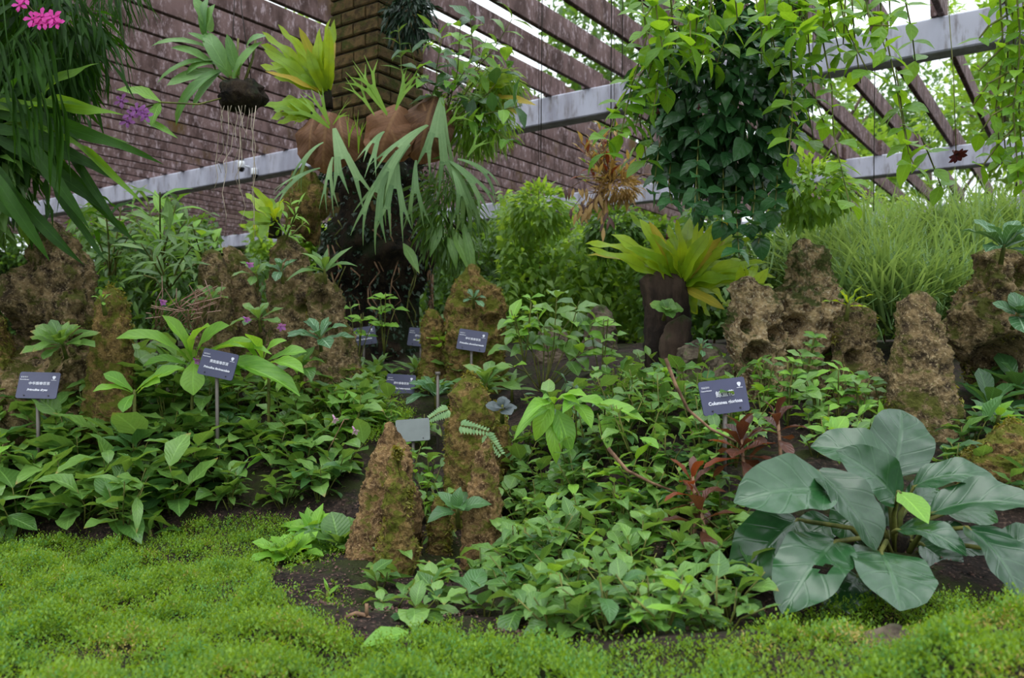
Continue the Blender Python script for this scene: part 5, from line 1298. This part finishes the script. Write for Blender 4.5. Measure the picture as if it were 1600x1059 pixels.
LEFT = [(-70, 832), (200, 846), (300, 792), (420, 800), (530, 790), (545, 700), (590, 665), (560, 630), (400, 620), (200, 640), (110, 650), (-70, 650)]
for i, (x, y, z, px, py) in enumerate(scatter(LEFT, .112, 6000, (-2.2, 0), (2.2, 3.6), 3)):
    v = i % 5; ms, kd = ((OVA, 'glossy oval leaved plant'), (OVA, 'bushy oval leaved plant'), (OVD + OVA, 'dark oval leaved plant'), (LAN + OVA, 'narrow leaved plant'), (OVL + OVA, 'light green leafy plant'))[v]
    bushy('bed_plant', describe(kd, px, py), 'plant', (x, y, z), 28, .124 if px < 330 else .092, (.16 if px < 330 else .1) * (1.55 if py < 690 else 1.1), .09, ms, 'leafy plants of the left bed', 100 + i, nst=5)
RIGHT = [(800, 690), (805, 880), (820, 1000), (1000, 1006), (1150, 998), (1195, 930), (1150, 830), (1110, 790), (1190, 700), (1090, 660), (960, 640), (830, 640)]
for i, (x, y, z, px, py) in enumerate(scatter(RIGHT, .094, 7000, (0, 1.2), (1.4, 2.9), 5)):
    v = i % 5; ms, kd = ((OVA, 'glossy oval leaved plant'), (OVA + OVD, 'dense dark leaved plant'), (OVA, 'bushy oval leaved plant'), (OVL + OVA, 'light green leafy plant'), (OVD + OVA, 'low oval leaved plant'))[v]
    bushy('bed_plant', describe(kd, px, py), 'plant', (x, y, z), 30, .056 if y < 1.75 else .066, .11 if py > 800 else (.14 if py > 740 else .18), .085, ms, 'leafy plants of the right bed', 300 + i, nst=6)
FRONT = [(560, 890), (700, 900), (800, 890), (825, 992), (700, 972), (610, 985), (570, 930)]
for i, (x, y, z, px, py) in enumerate(scatter(FRONT, .12, 3000, (-.6, .1), (1.4, 2.4), 8)):
    bushy('bed_plant', describe('low broad leaved plant', px, py), 'plant', (x, y, z), 14, .074, .07, .06, OVA + OVD[:1], 'low plants in front of the middle pinnacles', 500 + i, nst=3)
MIDDLE = [(440, 600), (680, 575), (780, 610), (690, 660), (600, 670), (460, 640)]
for i, (x, y, z, px, py) in enumerate(scatter(MIDDLE, .2, 2500, (-1.6, 0.1), (2.8, 4.2), 9)):
    bushy('bed_plant', describe('mid green leafy plant', px, py), 'plant', (x, y, z), 14, .12, .1 if abs(px - 626) > 60 else .045, .08, LAN + OVA, 'leafy plants around the middle name plate', 600 + i, nst=3) if abs(px - 630) > 42 or py < 600 else None
GAP = [(650, 700), (690, 700), (690, 800), (650, 800)]
for i, (px, py, d, L) in enumerate([(668, 730, 2.62, .06), (672, 760, 2.55, .06), (662, 705, 2.7, .07), (640, 700, 2.62, .06), (690, 770, 2.45, .05), (610, 640, 3.1, .08), (665, 640, 3.0, .08)]):
    g = P(px, py, d); g.z = float(G(g.x, g.y))
    bushy('bed_plant', describe('small bright leafy plant', px, py), 'plant', g, 18, L, max(.06, P(px, py, d).z - g.z), .05, OVL + OVA, 'small plants between the middle pinnacles', 650 + i, nst=4)
REAR = [(950, 600), (1130, 590), (1380, 630), (1400, 720), (1200, 715), (1000, 650)]
for i, (x, y, z, px, py) in enumerate(scatter(REAR, .15, 2500, (.2, 1.4), (1.8, 3.2), 10)):
    bushy('bed_plant', describe('small leaved plant', px, py), 'plant', (x, y, z), 16, .055, .11, .07, OVA + OVL, 'small leaved plants below the right rocks', 700 + i, nst=4)

# creeping stuff on the soil
def soil_creeper():
    n = 9000
    x = rng.uniform(-2.2, 1.6, n); y = rng.uniform(1.5, 4.6, n); z = G(x, y)
    px, py = CX + x / y * FPX, HY - (z - CZ) / y * FPX
    k = (in_poly(px, py, LEFT) | in_poly(px, py, RIGHT) | in_poly(px, py, REAR) | in_poly(px, py, MIDDLE)) & (np.sin(x * 7) + np.sin(y * 9 + x * 3) > -.4)
    p = np.stack([x, y, z + .012], 1)[k]; n = len(p)
    dr = rng.normal(0, 1, (n, 3)); dr[:, 2] = np.abs(dr[:, 2]) * .5
    o = leaf_mass('creeping_weeds', p, dr, rng.uniform(.012, .035, n), rng.uniform(.008, .02, n), 'bed')
    tag(o, 'low creeping weeds covering the soil under the bed plants', 'weeds', kind='stuff')
soil_creeper()

# ================================================================== moss lawn in front
MOSS = [(-120, 845), (100, 838), (230, 850), (300, 815), (420, 808), (450, 812), (462, 850), (425, 872), (420, 915), (470, 955), (545, 992), (570, 1008), (620, 1000), (700, 975), (760, 985), (830, 1000), (1000, 1010), (1150, 1000), (1200, 980), (1260, 948), (1400, 930), (1760, 938), (2300, 930), (2300, 1500), (-600, 1500), (-600, 850)]
PATCH = [(440, 615), (600, 590), (650, 650), (560, 700), (480, 660)]
def moss(name, label, mat, n, poly, xr, yr, size, sel=None):
    x = rng.uniform(*xr, n); y = rng.uniform(*yr, n)
    lump_ = .04 * (np.sin(x * 15 + 2 * np.sin(y * 9)) * np.sin(y * 13 + 1.5 * np.sin(x * 11))) + .014 * np.sin(x * 47 + y * 31) * np.sin(y * 43 - x * 19)
    z = G(x, y) + np.maximum(lump_, -.012) + .008
    px, py = CX + x / y * FPX, HY - (z - CZ) / y * FPX
    k = in_poly(px, py, poly)
    bare = np.sin(x * 11.3 + 3 * np.sin(y * 5.1)) * np.sin(y * 12.7 + 2.2 * np.sin(x * 6.3)) + .35 * rng.normal(size=n)
    k &= ((bare < .98) & ((x - .62) ** 2 / .02 + (y - 1.28) ** 2 / .008 > .8 + .4 * bare)) if sel is None else sel(x, y, bare)
    x, y, z = x[k], y[k], z[k]; n = len(x)
    sc = size * rng.uniform(.6, 1.3, n)
    # each sprig: an upright shoot with four leaflets
    az = rng.random(n) * 6.283; el = rng.normal(1.0, .35, n)
    sd = np.stack([np.cos(el) * np.cos(az), np.cos(el) * np.sin(az), np.sin(el)], 1)
    P0 = np.stack([x, y, z - .012], 1); pp, dd, ll, ww = [], [], [], []
    for j in range(5):
        pp.append(P0 + sd * (sc * (.3 + .42 * j))[:, None]); a2 = az + j * 2.4 + rng.normal(0, .3, n)
        d2 = np.stack([np.cos(a2), np.sin(a2), np.full(n, .55 + .25 * j)], 1); dd.append(d2)
        ll.append(sc * (.8 - .1 * j)); ww.append(sc * (.36 - .04 * j))
    o = leaf_mass(name, np.concatenate(pp), np.concatenate(dd), np.concatenate(ll), np.concatenate(ww), mat, simple=True)
    return tag(o, label, 'moss', kind='stuff')
moss('moss_lawn', 'carpet of bright green feathery moss across the front', 'moss', 210000, MOSS, (-2.4, 1.9), (.95, 2.9), .0145)
moss('moss_lawn', 'bluish green tufts of moss within the front carpet', 'moss_blue', 110000, MOSS, (-2.4, 1.9), (.95, 2.9), .0135, lambda x, y, b: b < -.3)
moss('dry_moss', 'yellowed dry patches in the green moss carpet', 'moss_dry', 90000, MOSS, (-2.4, 1.9), (.95, 2.9), .011, lambda x, y, b: ((b > .66) & (b < 1.3)) | ((x - .62) ** 2 / .03 + (y - 1.28) ** 2 / .012 < 1.2 + .5 * b))
moss('moss_patch', 'bright moss patch in the bed below the middle name plate', 'moss', 12000, PATCH, (-1.2, -.2), (2.6, 3.8), .016)

moss('moss_fringe', 'thin scattered moss sprigs at the edge of the bare soil', 'moss', 26000, [(380, 800), (480, 790), (540, 860), (560, 1010), (820, 1015), (1180, 1010), (1300, 930), (1600, 920), (1700, 960), (1200, 1040), (380, 1040)], (-1.2, 1.3), (1.0, 2.7), .013, lambda x, y, b: b > .1)
def crumbs():
    n = 9000
    x = rng.uniform(-1.6, 1.0, n); y = rng.uniform(1.45, 2.8, n); z = G(x, y) + .002
    px, py = CX + x / y * FPX, HY - (z - CZ) / y * FPX
    k = ~in_poly(px, py, MOSS) & (py > 780); n = int(k.sum())
    dr = rng.normal(0, 1, (n, 3)); dr[:, 2] = np.abs(dr[:, 2]) * .5
    o = leaf_mass('soil_crumbs', np.stack([x, y, z], 1)[k], dr, rng.uniform(.004, .013, n), rng.uniform(.004, .009, n), 'crumb', simple=False)
    tag(o, 'loose reddish brown crumbs scattered over the bare soil', 'soil', kind='stuff')
crumbs()
# fallen bits on the ground in front
ft = thing('curled_root', 'curled brown root lying on the bare soil in front', 'root', GP(560, 965))
MB().tube([P(x, y, ft.location.y) - ft.location for x, y in ((536, 975), (542, 963), (556, 958), (570, 961), (578, 966))], .005, .004, 6).build('bent_root', 'twig', ft)
MB().tube([P(x, y, ft.location.y) - ft.location for x, y in ((573, 962), (573, 950), (573, 943))], .004, .004, 6).build('stub', 'twig', ft)
g = GP(600, 1030); fl = thing('fallen_leaf', 'pale green fallen leaf lying on the front moss', 'leaf', g)
obj('blade', OVL[0], fl, frame(Vector((0.04, .03, .035)), (-1, -.5, -.1), (0, -.4, 1), .09, 1.1))
MB().tube([(.04, .03, .035), (.06, .035, .03)], .0015, .001, 4).build('leaf_stalk', 'stem', fl)

# ================================================================== growth going on just beyond the edges of the view
for i, (x, y) in enumerate([(1.55, 1.75), (1.75, 2.0), (1.6, 2.3), (1.95, 2.4), (2.2, 2.1), (2.1, 2.8), (2.4, 2.6), (1.5, 2.0), (2.3, 3.2), (-2.0, 2.6), (-2.25, 2.8), (-2.3, 2.5), (-2.5, 2.7)]):
    side = 'right' if x > 0 else 'left'
    bushy('bed_plant', describe('oval leaved plant', *PX((x, y, float(G(x, y))))), 'plant', (x, y, float(G(x, y))), 28, .09, .14, .1, OVA + OVD, f'leafy plants beyond the {side} edge of the view', 900 + i, nst=5)
curtain('green bank beyond the right edge behind the tall grass', 1640, 2250, 300, 560, 5.2, 5000, 'back_d', .1, .03)
for a in [('tall grass just beyond the right edge of the view', 1680, 470, 4.0, 380, .45, .14), ('far tall grass beyond the right edge of the view', 1800, 480, 4.4, 420, .5, .2), ('outermost tall grass beyond the right edge', 1950, 500, 4.3, 420, .5, .2)]:
    grass_clump(*a)

for i, (px, py, d) in enumerate([(1520, 690, 2.35), (1560, 690, 2.4), (1600, 680, 2.45), (1500, 700, 2.2), (1600, 720, 2.05), (1540, 640, 2.75)]):
    g = P(px, py, d); g.z = float(G(g.x, g.y))
    bushy('bed_plant', describe('dark leafy plant', px, py), 'plant', g, 24, .075, .1, .08, OVD + OVA[:2], 'dark plants at the foot of the right edge rocks', 960 + i, nst=5)
